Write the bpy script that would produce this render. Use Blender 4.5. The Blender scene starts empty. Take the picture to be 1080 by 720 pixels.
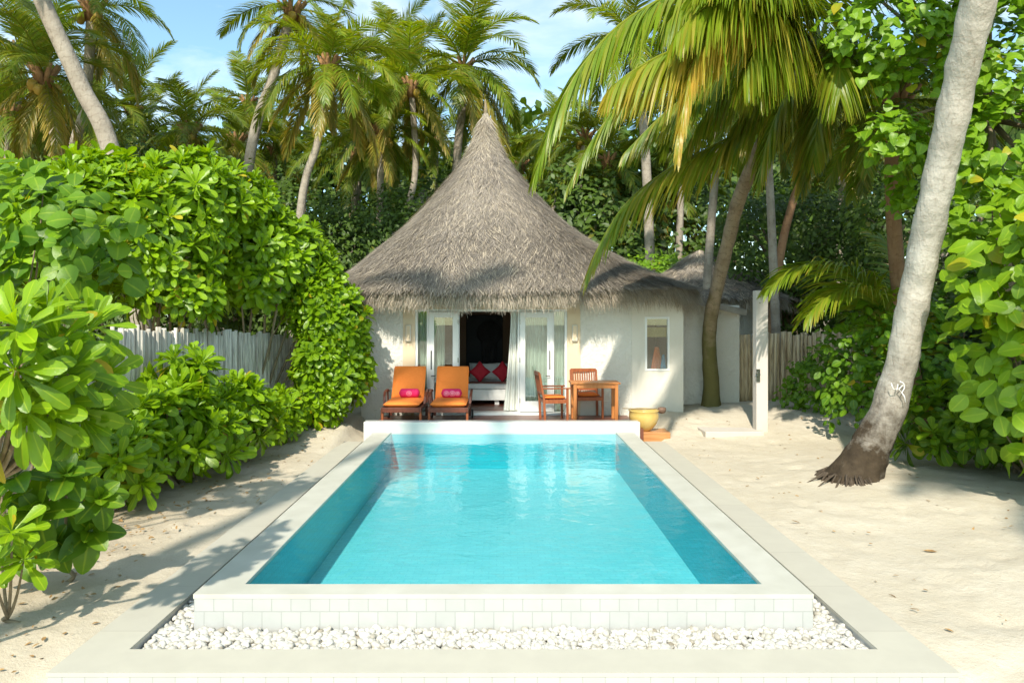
import bpy, math, random
import numpy as np
from mathutils import Vector, Matrix, noise, Euler
R = math.radians
rng = np.random.default_rng(7)
random.seed(7)
F = 780.0; CZ = 2.38
def P(px, py, Y): return ((px-531)*Y/F, Y, CZ-(py-333)*Y/F)
col = bpy.context.scene.collection
scene = bpy.context.scene

# ------------------------------------------------------------------ materials
MATS = {}
class NT:
    def __init__(s, name):
        s.m = bpy.data.materials.new(name); s.m.use_nodes = True
        s.t = s.m.node_tree; s.t.nodes.clear(); MATS[name] = s.m
    def n(s, typ, **kw):
        nd = s.t.nodes.new(typ)
        for k, v in kw.items():
            if k.startswith('i_'):
                nd.inputs[k[2:].replace('_', ' ')].default_value = v
            else: setattr(nd, k, v)
        return nd
    def l(s, a, b): s.t.links.new(a, b)
    def out(s, sh):
        o = s.n('ShaderNodeOutputMaterial'); s.l(sh, o.inputs['Surface']); return o
def ramp(nt, fac, stops):
    r = nt.n('ShaderNodeValToRGB'); e = r.color_ramp.elements
    while len(e) < len(stops): e.new(0.5)
    for i, (p, c) in enumerate(stops):
        e[i].position = p; e[i].color = (*c, 1) if len(c) == 3 else c
    nt.l(fac, r.inputs[0]); return r.outputs[0]
def mixc(nt, fac, a, b, mode='MIX'):
    m = nt.n('ShaderNodeMix', data_type='RGBA', blend_type=mode)
    for sock, v in ((m.inputs[0], fac), (m.inputs[6], a), (m.inputs[7], b)):
        if isinstance(v, (int, float)): sock.default_value = v
        elif isinstance(v, tuple): sock.default_value = (*v, 1)
        else: nt.l(v, sock)
    return m.outputs[2]
def math_(nt, op, a, b=0.0):
    m = nt.n('ShaderNodeMath', operation=op)
    for i, v in enumerate((a, b)):
        if isinstance(v, (int, float)): m.inputs[i].default_value = v
        else: nt.l(v, m.inputs[i])
    return m.outputs[0]
def coords(nt, scale=(1,1,1), kind='Object', rot=(0,0,0)):
    tc = nt.n('ShaderNodeTexCoord'); mp = nt.n('ShaderNodeMapping')
    mp.inputs['Scale'].default_value = scale; mp.inputs['Rotation'].default_value = rot
    nt.l(tc.outputs[kind], mp.inputs[0]); return mp.outputs[0]
def world_pos(nt, scale=(1,1,1)):
    g = nt.n('ShaderNodeNewGeometry'); mp = nt.n('ShaderNodeMapping')
    mp.inputs['Scale'].default_value = scale; nt.l(g.outputs['Position'], mp.inputs[0]); return mp.outputs[0]
def noise_(nt, vec, scale, detail=4, rough=.55, out=0, dist=0.0):
    n = nt.n('ShaderNodeTexNoise'); n.inputs['Scale'].default_value = scale
    n.inputs['Detail'].default_value = detail; n.inputs['Roughness'].default_value = rough
    n.inputs['Distortion'].default_value = dist
    nt.l(vec, n.inputs['Vector']); return n.outputs[out]
def bump(nt, h, strength, dist, prev=None):
    b = nt.n('ShaderNodeBump'); b.inputs['Strength'].default_value = strength
    b.inputs['Distance'].default_value = dist; nt.l(h, b.inputs['Height'])
    if prev is not None: nt.l(prev, b.inputs['Normal'])
    return b.outputs[0]
def princ(nt, color, rough=.6, normal=None, **kw):
    p = nt.n('ShaderNodeBsdfPrincipled')
    if isinstance(color, tuple): p.inputs['Base Color'].default_value = (*color, 1)
    else: nt.l(color, p.inputs['Base Color'])
    if isinstance(rough, (int, float)): p.inputs['Roughness'].default_value = rough
    else: nt.l(rough, p.inputs['Roughness'])
    if normal is not None: nt.l(normal, p.inputs['Normal'])
    for k, v in kw.items(): p.inputs[k.replace('_', ' ')].default_value = v
    return p.outputs[0]
def simple(name, c1, c2, scale=6, rough=.6, bs=.2, bd=.01, stretch=(1,1,1), **kw):
    nt = NT(name); v = coords(nt, stretch)
    n = noise_(nt, v, scale, 5)
    c = ramp(nt, n, [(.3, c1), (.7, c2)])
    nt.out(princ(nt, c, rough, bump(nt, noise_(nt, v, scale*4, 4), bs, bd), **kw)); return MATS[name]

def leaf_mat(name, dark, light, old, trans=.45, rough=.38, bright=None, spec=.5):
    nt = NT(name)
    a = nt.n('ShaderNodeAttribute', attribute_name='Col')
    sp = nt.n('ShaderNodeSeparateColor'); nt.l(a.outputs['Color'], sp.inputs[0])
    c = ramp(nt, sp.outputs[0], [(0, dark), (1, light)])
    c = mixc(nt, sp.outputs[1], c, old)
    n = noise_(nt, coords(nt), 9, 3)
    c = mixc(nt, math_(nt, 'MULTIPLY', n, .35), c, tuple(min(1, x*1.5) for x in light))
    # pale midrib
    mr = ramp(nt, sp.outputs[2], [(0, (1,1,1)), (.07, (.6,.6,.6)), (.12, (0,0,0))])
    c = mixc(nt, math_(nt, 'MULTIPLY', mr, .35), c, (light[0]*2.2+.05, light[1]*1.6+.05, light[2]*2+.02))
    b = bump(nt, noise_(nt, coords(nt), 30, 2), .25, .01)
    p = princ(nt, c, rough, b); p.node.inputs['Specular IOR Level'].default_value = spec
    tr = nt.n('ShaderNodeBsdfTranslucent')
    tcol = mixc(nt, 1.0, c, (1.5, 1.35, .35), 'MULTIPLY'); nt.l(tcol, tr.inputs[0])
    mx = nt.n('ShaderNodeMixShader'); mx.inputs[0].default_value = trans
    nt.l(p, mx.inputs[1]); nt.l(tr.outputs[0], mx.inputs[2]); nt.out(mx.outputs[0]); return MATS[name]

leaf_mat('naupaka_leaf', (.045,.13,.004), (.24,.40,.008), (.60,.36,.03), .40, .36, spec=.4)
leaf_mat('broad_leaf', (.03,.10,.005), (.21,.36,.010), (.58,.40,.03), .38, .40, spec=.4)
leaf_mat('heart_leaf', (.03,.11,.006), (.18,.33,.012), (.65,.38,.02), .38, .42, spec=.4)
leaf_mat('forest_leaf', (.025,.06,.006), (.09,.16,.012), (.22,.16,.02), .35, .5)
leaf_mat('palm_leaf', (.035,.08,.007), (.15,.22,.015), (.46,.30,.06), .40, .4)
leaf_mat('palm_leaf_bright', (.045,.12,.006), (.20,.30,.012), (.52,.33,.06), .45, .4)
leaf_mat('thatch_straw', (.085,.074,.064), (.36,.32,.275), (.60,.51,.38), .1, .8, spec=.15)

def m_sand():
    nt = NT('sand'); v = world_pos(nt)
    n1 = noise_(nt, v, .9, 5); n2 = noise_(nt, v, 7, 6, .65); n3 = noise_(nt, v, 90, 3, .7)
    c = ramp(nt, n1, [(.3, (.51,.455,.35)), (.7, (.585,.53,.425))])
    c = mixc(nt, ramp(nt, n2, [(.42, (.32,.32,.32)), (.62, (0,0,0))]), c, (.48,.41,.30))
    c = mixc(nt, ramp(nt, n3, [(.62, (0,0,0)), (.72, (.6,.6,.6))]), c, (.33,.26,.18))
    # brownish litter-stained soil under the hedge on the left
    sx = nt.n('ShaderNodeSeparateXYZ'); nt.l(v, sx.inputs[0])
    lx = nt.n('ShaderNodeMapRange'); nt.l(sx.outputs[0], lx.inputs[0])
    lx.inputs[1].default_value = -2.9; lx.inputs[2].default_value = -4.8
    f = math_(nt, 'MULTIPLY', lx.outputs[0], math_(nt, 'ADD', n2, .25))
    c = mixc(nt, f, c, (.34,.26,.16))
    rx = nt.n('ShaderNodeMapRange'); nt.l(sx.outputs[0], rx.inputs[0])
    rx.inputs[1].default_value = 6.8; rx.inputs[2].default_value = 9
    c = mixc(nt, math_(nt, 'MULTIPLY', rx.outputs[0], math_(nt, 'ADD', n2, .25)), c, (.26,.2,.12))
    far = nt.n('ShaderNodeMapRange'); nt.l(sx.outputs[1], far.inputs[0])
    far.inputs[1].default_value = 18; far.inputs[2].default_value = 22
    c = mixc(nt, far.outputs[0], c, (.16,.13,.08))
    vo = nt.n('ShaderNodeTexVoronoi', feature='SMOOTH_F1'); vo.inputs['Scale'].default_value = 3.2
    nt.l(mixc(nt, .12, v, noise_(nt, v, 2, 3, out=1)), vo.inputs['Vector'])
    n4 = noise_(nt, v, 22, 5, .7)
    b = bump(nt, n1, .15, .10); b = bump(nt, vo.outputs[0], .15, .08, b)
    b = bump(nt, n2, .35, .05, b); b = bump(nt, n4, .5, .02, b); b = bump(nt, n3, .5, .008, b)
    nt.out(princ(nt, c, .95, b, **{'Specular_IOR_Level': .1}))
m_sand()

def m_tile(name, c1, c2, mortar, w, h, rough, axis='xz', ms=.004, bs=.15, off=.5, spec=.5, sh=0.0):
    nt = NT(name); v = world_pos(nt)
    sx = nt.n('ShaderNodeSeparateXYZ'); nt.l(v, sx.inputs[0]); cb = nt.n('ShaderNodeCombineXYZ')
    ix = {'x':0,'y':1,'z':2}
    nt.l(sx.outputs[ix[axis[0]]], cb.inputs[0]); nt.l(math_(nt, 'ADD', sx.outputs[ix[axis[1]]], sh), cb.inputs[1])
    br = nt.n('ShaderNodeTexBrick'); br.offset = off
    for k, val in (('Scale', 1), ('Mortar Size', ms), ('Mortar Smooth', .2), ('Bias', 0), ('Brick Width', w), ('Row Height', h)):
        br.inputs[k].default_value = val
    br.inputs['Color1'].default_value = (*c1, 1); br.inputs['Color2'].default_value = (*c2, 1)
    br.inputs['Mortar'].default_value = (*mortar, 1)
    nt.l(cb.outputs[0], br.inputs['Vector'])
    n = noise_(nt, v, 5, 5)
    c = mixc(nt, ramp(nt, n, [(.35, (.25,.25,.25)), (.65, (0,0,0))]), br.outputs[0], tuple(x*.82 for x in c2))
    inv = math_(nt, 'SUBTRACT', 1.0, br.outputs[1])
    b = bump(nt, inv, bs, .004)
    nt.out(princ(nt, c, rough, b, **{'Specular_IOR_Level': spec})); return MATS[name]
m_tile('white_tile', (.455,.46,.44), (.42,.427,.41), (.34,.35,.33), .146, .146, .3, bs=.4)
m_tile('pool_floor_tile', (.13,.58,.63), (.11,.54,.60), (.085,.49,.56), .16, .08, .4, 'xy', .006, bs=.2)
m_tile('pool_wall_tile', (.02,.45,.53), (.018,.42,.50), (.013,.36,.43), .06, .06, .4, 'yz', .004)
m_tile('paving_stone', (.50,.475,.39), (.47,.445,.37), (.34,.31,.24), .9, 7.0, .7, 'yx', .003, off=0, sh=3.5)
simple('coping_stone', (.47,.46,.39), (.55,.54,.47), 3, .55, .1, .003)
simple('end_wall_stone', (.52,.53,.50), (.60,.60,.57), 3, .35, .1, .003)

def m_pebble():
    nt = NT('pebble'); a = nt.n('ShaderNodeAttribute', attribute_name='Col')
    sp = nt.n('ShaderNodeSeparateColor'); nt.l(a.outputs['Color'], sp.inputs[0])
    c = ramp(nt, sp.outputs[0], [(0, (.24,.20,.14)), (.22, (.42,.40,.34)), (1, (.56,.55,.51))])
    nt.out(princ(nt, c, .6, bump(nt, noise_(nt, coords(nt), 60, 3), .2, .003)))
m_pebble()

def schlick(nt, f0, normal=None, power=5.0):
    g = nt.n('ShaderNodeNewGeometry'); d = nt.n('ShaderNodeVectorMath', operation='DOT_PRODUCT')
    nt.l(g.outputs['Incoming'], d.inputs[0]); nt.l(normal if normal is not None else g.outputs['Normal'], d.inputs[1])
    c = math_(nt, 'SUBTRACT', 1.0, math_(nt, 'MINIMUM', math_(nt, 'ABSOLUTE', d.outputs['Value']), 1.0))
    return math_(nt, 'ADD', math_(nt, 'MULTIPLY', math_(nt, 'POWER', c, power), 1-f0), f0)
def m_water():
    nt = NT('pool_water'); v = world_pos(nt)
    n1 = noise_(nt, v, 2.2, 3, .5, dist=.6); n2 = noise_(nt, v, 9, 3, .5)
    b = bump(nt, n1, .24, .06); b = bump(nt, n2, .16, .02, b)
    fr = schlick(nt, .02, b)
    gl = nt.n('ShaderNodeBsdfGlossy'); gl.inputs['Roughness'].default_value = .015; nt.l(b, gl.inputs['Normal'])
    tr = nt.n('ShaderNodeBsdfTransparent'); tr.inputs[0].default_value = (.93,.995,1,1)
    mx = nt.n('ShaderNodeMixShader'); nt.l(math_(nt, 'MINIMUM', fr, .9), mx.inputs[0])
    nt.l(tr.outputs[0], mx.inputs[1]); nt.l(gl.outputs[0], mx.inputs[2]); nt.out(mx.outputs[0])
m_water()
def m_glass():
    nt = NT('window_glass')
    fr = schlick(nt, .14)
    gl = nt.n('ShaderNodeBsdfGlossy'); gl.inputs['Roughness'].default_value = .01
    tr = nt.n('ShaderNodeBsdfTransparent'); tr.inputs[0].default_value = (.82,.88,.85,1)
    mx = nt.n('ShaderNodeMixShader'); nt.l(fr, mx.inputs[0])
    nt.l(tr.outputs[0], mx.inputs[1]); nt.l(gl.outputs[0], mx.inputs[2]); nt.out(mx.outputs[0])
m_glass()
def m_stucco(name, c1, c2, bs, sc=14, bd=.03):
    nt = NT(name); v = world_pos(nt)
    n = noise_(nt, v, 1.3, 5); n2 = noise_(nt, v, sc, 3, .6)
    c = ramp(nt, n, [(.3, c1), (.7, c2)])
    z = nt.n('ShaderNodeSeparateXYZ'); nt.l(v, z.inputs[0])
    mr = nt.n('ShaderNodeMapRange'); nt.l(math_(nt,'ADD',z.outputs[2],math_(nt,'MULTIPLY',n,.5)), mr.inputs[0])
    mr.inputs[1].default_value = .8; mr.inputs[2].default_value = .35
    c = mixc(nt, math_(nt,'MULTIPLY',mr.outputs[0],.35), c, (.50,.43,.30))
    nt.out(princ(nt, c, .9, bump(nt, n2, bs, bd), **{'Specular_IOR_Level': .2}))
m_stucco('rough_stucco', (.63,.605,.53), (.71,.685,.62), 1.0)
m_stucco('smooth_stucco', (.64,.605,.52), (.70,.67,.59), .15)
m_stucco('cream_plaster', (.66,.52,.35), (.72,.59,.42), .1)
m_stucco('post_plaster', (.53,.49,.44), (.58,.54,.49), .1)

def m_wood(name, c1, c2, rough=.45, axis=(1,12,12), spec=.4):
    nt = NT(name); v = coords(nt, axis)
    n = noise_(nt, v, 3, 5, .6, dist=.4)
    c = ramp(nt, n, [(.3, c1), (.7, c2)])
    nt.out(princ(nt, c, rough, bump(nt, n, .15, .005), **{'Specular_IOR_Level': spec})); return MATS[name]
m_wood('teak_red', (.22,.055,.018), (.36,.11,.035), axis=(6,6,1))
m_wood('teak_orange', (.40,.14,.035), (.55,.22,.06), axis=(6,6,1))
m_wood('dark_wood', (.09,.022,.012), (.16,.045,.022), axis=(6,2,6))
m_tile('deck_boards', (.20,.065,.035), (.15,.05,.03), (.03,.012,.01), 2.2, .12, .35, 'xy', .006, bs=.5)
m_wood('block_wood', (.42,.18,.06), (.55,.27,.10), axis=(1,8,8))
simple('orange_fabric', (.80,.20,.028), (.88,.25,.04), 40, .85, .3, .003)
simple('pink_fabric', (.72,.01,.10), (.80,.02,.16), 20, .8, .2, .002)
simple('pink_pattern', (.85,.22,.32), (.9,.3,.4), 20, .8, .2, .002)
simple('red_fabric', (.40,.008,.02), (.48,.012,.03), 20, .8, .2, .002)
simple('white_paint', (.74,.75,.72), (.80,.80,.77), 3, .4, .05, .002)
simple('bed_linen', (.68,.68,.66), (.78,.78,.76), 6, .85, .3, .01)
simple('curtain_fabric', (.62,.63,.57), (.72,.73,.67), 6, .9, .1, .003)
simple('brown_wall', (.13,.08,.045), (.17,.10,.06), 2, .8, .05, .003)
simple('ceiling_paint', (.40,.34,.27), (.45,.38,.3), 2, .8, .05, .003)
simple('mirror_dark', (.010,.012,.014), (.022,.026,.030), 1.4, .5, .0, .003, **{'Specular IOR Level': .1})
simple('black_fabric', (.010,.010,.011), (.02,.02,.022), 5, .9, .1, .003)
simple('orange_cloth', (.80,.12,.01), (.85,.16,.02), 9, .8, .1, .003)
simple('blue_cloth', (.02,.30,.60), (.03,.36,.68), 9, .8, .1, .003)
simple('blind_fabric', (.60,.42,.16), (.68,.50,.22), 9, .8, .1, .003)
simple('metal', (.45,.45,.44), (.6,.6,.58), 9, .25, .05, .001, Metallic=1.0)
simple('black_metal', (.02,.02,.02), (.035,.035,.035), 9, .4, .05, .001)
simple('rubber', (.015,.015,.015), (.03,.03,.03), 9, .7, .05, .001)
simple('ceramic', (.56,.38,.10), (.66,.48,.17), 3, .16, .03, .002)
simple('coconut_shell', (.10,.055,.035), (.20,.12,.08), 14, .7, .4, .004)
simple('green_coconut', (.30,.22,.03), (.45,.28,.04), 6, .5, .1, .003)
simple('roof_slab', (.20,.18,.15), (.34,.31,.26), 5, .9, .3, .01)
simple('dry_leaf', (.22,.12,.04), (.42,.26,.10), 20, .8, .1, .003)
simple('branch_bark', (.16,.12,.07), (.30,.24,.15), 9, .85, .5, .01)
simple('root_bark', (.05,.035,.022), (.10,.075,.05), 14, .9, .5, .01)
simple('petiole', (.30,.24,.04), (.45,.30,.06), 4, .6, .1, .003)
simple('fibre', (.22,.11,.04), (.36,.2,.09), 8, .9, .5, .02)

def m_pole(name, c1, c2, dark):
    nt = NT(name); v = coords(nt, (9, 9, .7))
    a = nt.n('ShaderNodeAttribute', attribute_name='Col')
    sp = nt.n('ShaderNodeSeparateColor'); nt.l(a.outputs['Color'], sp.inputs[0])
    c = ramp(nt, sp.outputs[0], [(0, c1), (1, c2)])
    n = noise_(nt, v, 3, 5, .65)
    c = mixc(nt, ramp(nt, n, [(.45, (0,0,0)), (.68, (.85,.85,.85))]), c, dark)
    nt.out(princ(nt, c, .85, bump(nt, n, .5, .01)))
m_pole('grey_poles', (.50,.46,.38), (.76,.72,.63), (.20,.18,.15))
m_pole('tan_poles', (.50,.37,.21), (.72,.58,.38), (.16,.09,.05))

def m_trunk(name, c1, c2, ring, ringscale=9, moss=None, brown=None):
    nt = NT(name); v = world_pos(nt)
    n = noise_(nt, v, 3, 6, .6)
    a = nt.n('ShaderNodeAttribute', attribute_name='Col')
    sp = nt.n('ShaderNodeSeparateColor'); nt.l(a.outputs['Color'], sp.inputs[0])   # r: arc length/20, g: height
    t = math_(nt, 'MULTIPLY', sp.outputs[0], 20*ringscale)
    t = math_(nt, 'ADD', t, math_(nt, 'MULTIPLY', noise_(nt, v, 5, 5), 2.6))
    saw = math_(nt, 'FRACT', t)
    c = ramp(nt, n, [(.3, c1), (.7, c2)])
    edge = ramp(nt, saw, [(0, (1,1,1)), (.16, (.0,.0,.0)), (.9, (0,0,0)), (1, (1,1,1))])
    brk = ramp(nt, noise_(nt, v, 11, 3), [(.4, (0,0,0)), (.6, (1,1,1))])
    c = mixc(nt, math_(nt, 'MULTIPLY', math_(nt,'MULTIPLY',edge, brk), .5), c, ring)
    n5 = noise_(nt, world_pos(nt, (7,7,1.2)), 3, 5, .7)
    c = mixc(nt, ramp(nt, n5, [(.55, (0,0,0)), (.7, (.5,.5,.5))]), c, ring)
    if brown:
        mr = nt.n('ShaderNodeMapRange'); nt.l(math_(nt,'ADD',sp.outputs[1],math_(nt,'MULTIPLY',noise_(nt,v,2.6,6,.7),.22)), mr.inputs[0])
        mr.inputs[1].default_value = brown[1]; mr.inputs[2].default_value = brown[1]-.10
        c = mixc(nt, mr.outputs[0], c, mixc(nt, noise_(nt, v, 9, 4), tuple(x*.3 for x in brown[0]), tuple(x*1.7 for x in brown[0])))
    if moss:
        n4 = noise_(nt, v, 5, 5)
        mr = nt.n('ShaderNodeMapRange'); nt.l(math_(nt,'SUBTRACT',sp.outputs[1],math_(nt,'MULTIPLY',n4,.4)), mr.inputs[0])
        mr.inputs[1].default_value = moss[1]; mr.inputs[2].default_value = 0
        c = mixc(nt, math_(nt,'MULTIPLY',mr.outputs[0],.9), c, moss[0])
    b = bump(nt, saw, .6, .02); b = bump(nt, n5, .5, .03, b)
    nt.out(princ(nt, c, .85, b, **{'Specular_IOR_Level': .2}))
m_trunk('palm_trunk_pale', (.44,.40,.34), (.60,.56,.49), (.20,.15,.10), 15, brown=((.055,.040,.025), .262))
m_trunk('palm_trunk_grey', (.28,.24,.19), (.42,.37,.30), (.14,.10,.07), 7)
m_trunk('palm_trunk_moss', (.22,.155,.095), (.38,.29,.19), (.09,.055,.03), 8, moss=((.11,.105,.03), .22))
m_trunk('palm_trunk_red', (.30,.16,.085), (.42,.25,.14), (.14,.07,.035), 8)

# ------------------------------------------------------------------ objects
def tag(o, label=None, cat=None, group=None, kind=None):
    if label: o['label'] = label
    if cat: o['category'] = cat
    if group: o['group'] = group
    if kind: o['kind'] = kind
    return o
def thing(name, label, cat, loc=(0,0,0), group=None):
    o = bpy.data.objects.new(name, None); col.objects.link(o); o.location = loc
    o.empty_display_size = .2
    return tag(o, label, cat, group)
def mesh_np(name, V, Fc, mat, parent=None, colr=None, smooth=True, mats=None, matidx=None):
    """V Nx3 world (or local to an unrotated parent placed by .location), Fc list or array of equal sized faces"""
    V = np.asarray(V, dtype=np.float64)
    if parent is not None: V = V - np.array(parent.location)
    me = bpy.data.meshes.new(name)
    if isinstance(Fc, np.ndarray):
        k = Fc.shape[1]; nf = len(Fc)
        me.vertices.add(len(V)); me.vertices.foreach_set('co', V.astype(np.float32).ravel())
        me.loops.add(nf*k); me.loops.foreach_set('vertex_index', Fc.astype(np.int32).ravel())
        me.polygons.add(nf); me.polygons.foreach_set('loop_start', np.arange(0, nf*k, k, dtype=np.int32))
        me.update(calc_edges=True)
    else:
        me.from_pydata(V.tolist(), [], Fc)
    if colr is not None:
        a = me.color_attributes.new('Col', 'FLOAT_COLOR', 'POINT')
        c4 = np.ones((len(V), 4), dtype=np.float32); c4[:, :colr.shape[1]] = colr
        a.data.foreach_set('color', c4.ravel())
    if smooth: me.polygons.foreach_set('use_smooth', np.ones(len(me.polygons), dtype=bool))
    for m in (mats or [mat]): me.materials.append(MATS[m])
    if matidx is not None: me.polygons.foreach_set('material_index', np.asarray(matidx, dtype=np.int32))
    me.validate()
    o = bpy.data.objects.new(name, me); col.objects.link(o)
    if parent is not None: o.parent = parent
    return o
def children(o): return [c for c in bpy.data.objects if c.parent == o]
def dup(o, parent=None):
    c = o.copy(); col.objects.link(c)
    if parent is not None: c.parent = parent
    for ch in children(o): dup(ch, c)
    return c

class MB:
    def __init__(s): s.v = []; s.f = []; s.c = []; s.useC = False
    def add(s, vs, fs, c=None):
        b = len(s.v); s.v += [tuple(v) for v in vs]; s.f += [tuple(b+i for i in f) for f in fs]
        s.c += [(c if c is not None else .5, .0, 1.)]*len(vs)
        if c is not None: s.useC = True
        return s
    def box(s, x0, x1, y0, y1, z0, z1, M=None, c=None):
        vs = [Vector(p) for p in ((x0,y0,z0),(x1,y0,z0),(x1,y1,z0),(x0,y1,z0),(x0,y0,z1),(x1,y0,z1),(x1,y1,z1),(x0,y1,z1))]
        if M is not None: vs = [M @ v for v in vs]
        return s.add(vs, [(0,3,2,1),(4,5,6,7),(0,1,5,4),(1,2,6,5),(2,3,7,6),(3,0,4,7)], c)
    def bar(s, p0, p1, w, h, up=(0,0,1)):
        p0 = Vector(p0); p1 = Vector(p1); d = (p1-p0); L = d.length; d.normalize()
        sd = d.cross(Vector(up))
        if sd.length < 1e-4: sd = Vector((1,0,0))
        sd.normalize(); u = sd.cross(d)
        M = Matrix((( *[], sd.x, d.x, u.x, p0.x), (sd.y, d.y, u.y, p0.y), (sd.z, d.z, u.z, p0.z), (0,0,0,1)))
        return s.box(-w/2, w/2, 0, L, -h/2, h/2, M)
    def tube(s, pts, rad, n=10, cap=True, c=None):
        pts = [Vector(p) for p in pts]
        if isinstance(rad, (int, float)): rad = [rad]*len(pts)
        vs = []; fs = []; prev = None
        for i, p in enumerate(pts):
            t = (pts[min(i+1, len(pts)-1)] - pts[max(i-1, 0)]).normalized()
            if prev is None:
                a = Vector((0,0,1)) if abs(t.z) < .9 else Vector((1,0,0))
                prev = t.cross(a).normalized()
            prev = (prev - t*prev.dot(t)).normalized(); b = t.cross(prev)
            for k in range(n):
                an = 2*math.pi*k/n
                vs.append(p + (prev*math.cos(an)+b*math.sin(an))*rad[i])
        for i in range(len(pts)-1):
            for k in range(n):
                k2 = (k+1) % n; fs.append((i*n+k, i*n+k2, (i+1)*n+k2, (i+1)*n+k))
        if cap: fs.append(tuple(range(n-1, -1, -1))); fs.append(tuple((len(pts)-1)*n+k for k in range(n)))
        return s.add(vs, fs, c)
    def lathe(s, prof, cx=0, cy=0, cz=0, n=32, c=None):
        vs = []; fs = []
        for r, z in prof:
            for k in range(n):
                a = 2*math.pi*k/n; vs.append((cx+r*math.cos(a), cy+r*math.sin(a), cz+z))
        for i in range(len(prof)-1):
            for k in range(n):
                k2 = (k+1) % n; fs.append((i*n+k, i*n+k2, (i+1)*n+k2, (i+1)*n+k))
        return s.add(vs, fs, c)
    def build(s, name, mat, parent=None, bevel=0, smooth=False, seg=2):
        o = mesh_np(name, np.array(s.v), s.f, mat, parent, np.array(s.c, dtype=np.float32) if s.useC else None, smooth=smooth)
        if bevel:
            m = o.modifiers.new('bevel', 'BEVEL'); m.width = bevel; m.segments = seg; m.limit_method = 'ANGLE'
        return o

def sstep(t): t = np.clip(t, 0, 1); return t*t*(3-2*t)
def gz(x, y):
    z = .30*sstep((y-12.8)/2.8)*sstep((x-2.55)/.9)
    z += .26*sstep((y-12.2)/2.2)*sstep((-2.62-x)/.5)
    z += .05*sstep((abs(x)-2.9)/.02)*sstep((y-4.9)/.5)
    z -= .17*sstep((5.0-y)/.35)*sstep((3.4-abs(x))/.4)
    z += .07*sstep((abs(x)-3.6)/2.0)
    return z

# ------------------------------------------------------------------ ground
def ground():
    xs = sorted(set([-2.9, 2.9] + list(np.round(np.arange(-9, 12, .085), 3)) + [-14+i for i in range(5)] + [12+i for i in range(1, 7)]
        + [-400,-200,-100,-60,-40,-30,-22,-18] + [22,30,40,60,100,200,400]))
    xs = [x for x in xs if not (0 < abs(abs(x)-2.9) < .03)]
    ys = sorted(set([4.8, 13.5] + list(np.round(np.arange(2.5, 18, .085), 3)) + [18.5+.6*i for i in range(12)] + [0,-3,-6,-10,-20,-40,-80,-150]
        + [28,32,40,55,80,120,200,350,600]))
    ys = [y for y in ys if not (0 < abs(y-4.8) < .03 or 0 < abs(y-13.5) < .03)]
    nx, ny = len(xs), len(ys)
    foot = []
    for i in range(260):
        if i % 2: foot.append((random.uniform(3.0, 9), random.uniform(4.2, 16), random.uniform(0, 6.28)))
        else: foot.append((random.uniform(-5.5, -3.0), random.uniform(4, 14), random.uniform(0, 6.28)))
    V = np.zeros((nx*ny, 3)); X, Y = np.meshgrid(xs, ys); V[:,0] = X.ravel(); V[:,1] = Y.ravel()
    Z = gz(X, Y)
    fine = (X > -9.5) & (X < 12.5) & (Y > 2) & (Y < 18.5)
    nz = np.zeros_like(Z)
    for j in range(ny):
        for i in range(nx):
            if fine[j, i]:
                x, y = xs[i], ys[j]
                nz[j, i] = .030*noise.noise((x*.7, y*.7, 1)) + .018*noise.noise((x*2.3, y*2.3, 5)) + .010*noise.noise((x*6, y*6, 9))
    for fx, fy, a in foot:
        dx = (X-fx)*math.cos(a)+(Y-fy)*math.sin(a); dy = -(X-fx)*math.sin(a)+(Y-fy)*math.cos(a)
        d = (dx/.17)**2+(dy/.09)**2
        nz -= .030*np.exp(-d) ; nz += .012*np.exp(-((d-2.2)**2)/1.2)
    # sand lies level against the paving
    edge = np.clip((np.maximum(abs(X)-2.9, np.maximum(4.8-Y, Y-13.5))) / .5, 0, 1)
    Z = Z + nz*edge
    # mounds at trunk bases
    for (mx, my, h, r) in ((4.9,10.2,.05,.9), (4.62,16.2,.05,.6)):
        Z += h*np.exp(-((X-mx)**2+(Y-my)**2)/r**2)
    V[:,2] = Z.ravel()
    Fc = []
    for j in range(ny-1):
        for i in range(nx-1):
            xc = (xs[i]+xs[i+1])/2; yc = (ys[j]+ys[j+1])/2
            if abs(xc) < 2.9 and 4.8 < yc < 13.5: continue
            a = j*nx+i; Fc.append((a, a+1, a+nx+1, a+nx))
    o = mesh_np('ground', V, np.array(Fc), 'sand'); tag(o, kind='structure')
ground()

# ------------------------------------------------------------------ pool
XO, XI = 2.34, 2.03; YF, YW, YE = 5.59, 5.795, 13.36; ZR = .28; ZW = .268; ZF = -.38
pool = thing('swimming_pool', 'long rectangular turquoise swimming pool with white tiled rim in front of the villa', 'swimming pool', (0, YF, 0))
mb = MB()
mb.box(-XO, XO, YF, YW, -.12, .245); mb.box(-XO, -XI, YW, YE, -.12, .245); mb.box(XI, XO, YW, YE, -.12, .245)
mb.build('outer_wall', 'white_tile', pool)
mb = MB(); e = .004
mb.box(-XO-e, XO+e, YF-e, YW+e, .246, ZR); mb.box(-XO-e, -XI+e, YW+e, YE, .246, ZR); mb.box(XI-e, XO+e, YW+e, YE, .246, ZR)
mb.build('coping', 'coping_stone', pool)
mb = MB(); mb.add([(-XI,YW,ZF),(XI,YW,ZF),(XI,YE,ZF),(-XI,YE,ZF)], [(0,1,2,3)]); mb.build('pool_floor', 'pool_floor_tile', pool)
mb = MB(); k = .004
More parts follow.
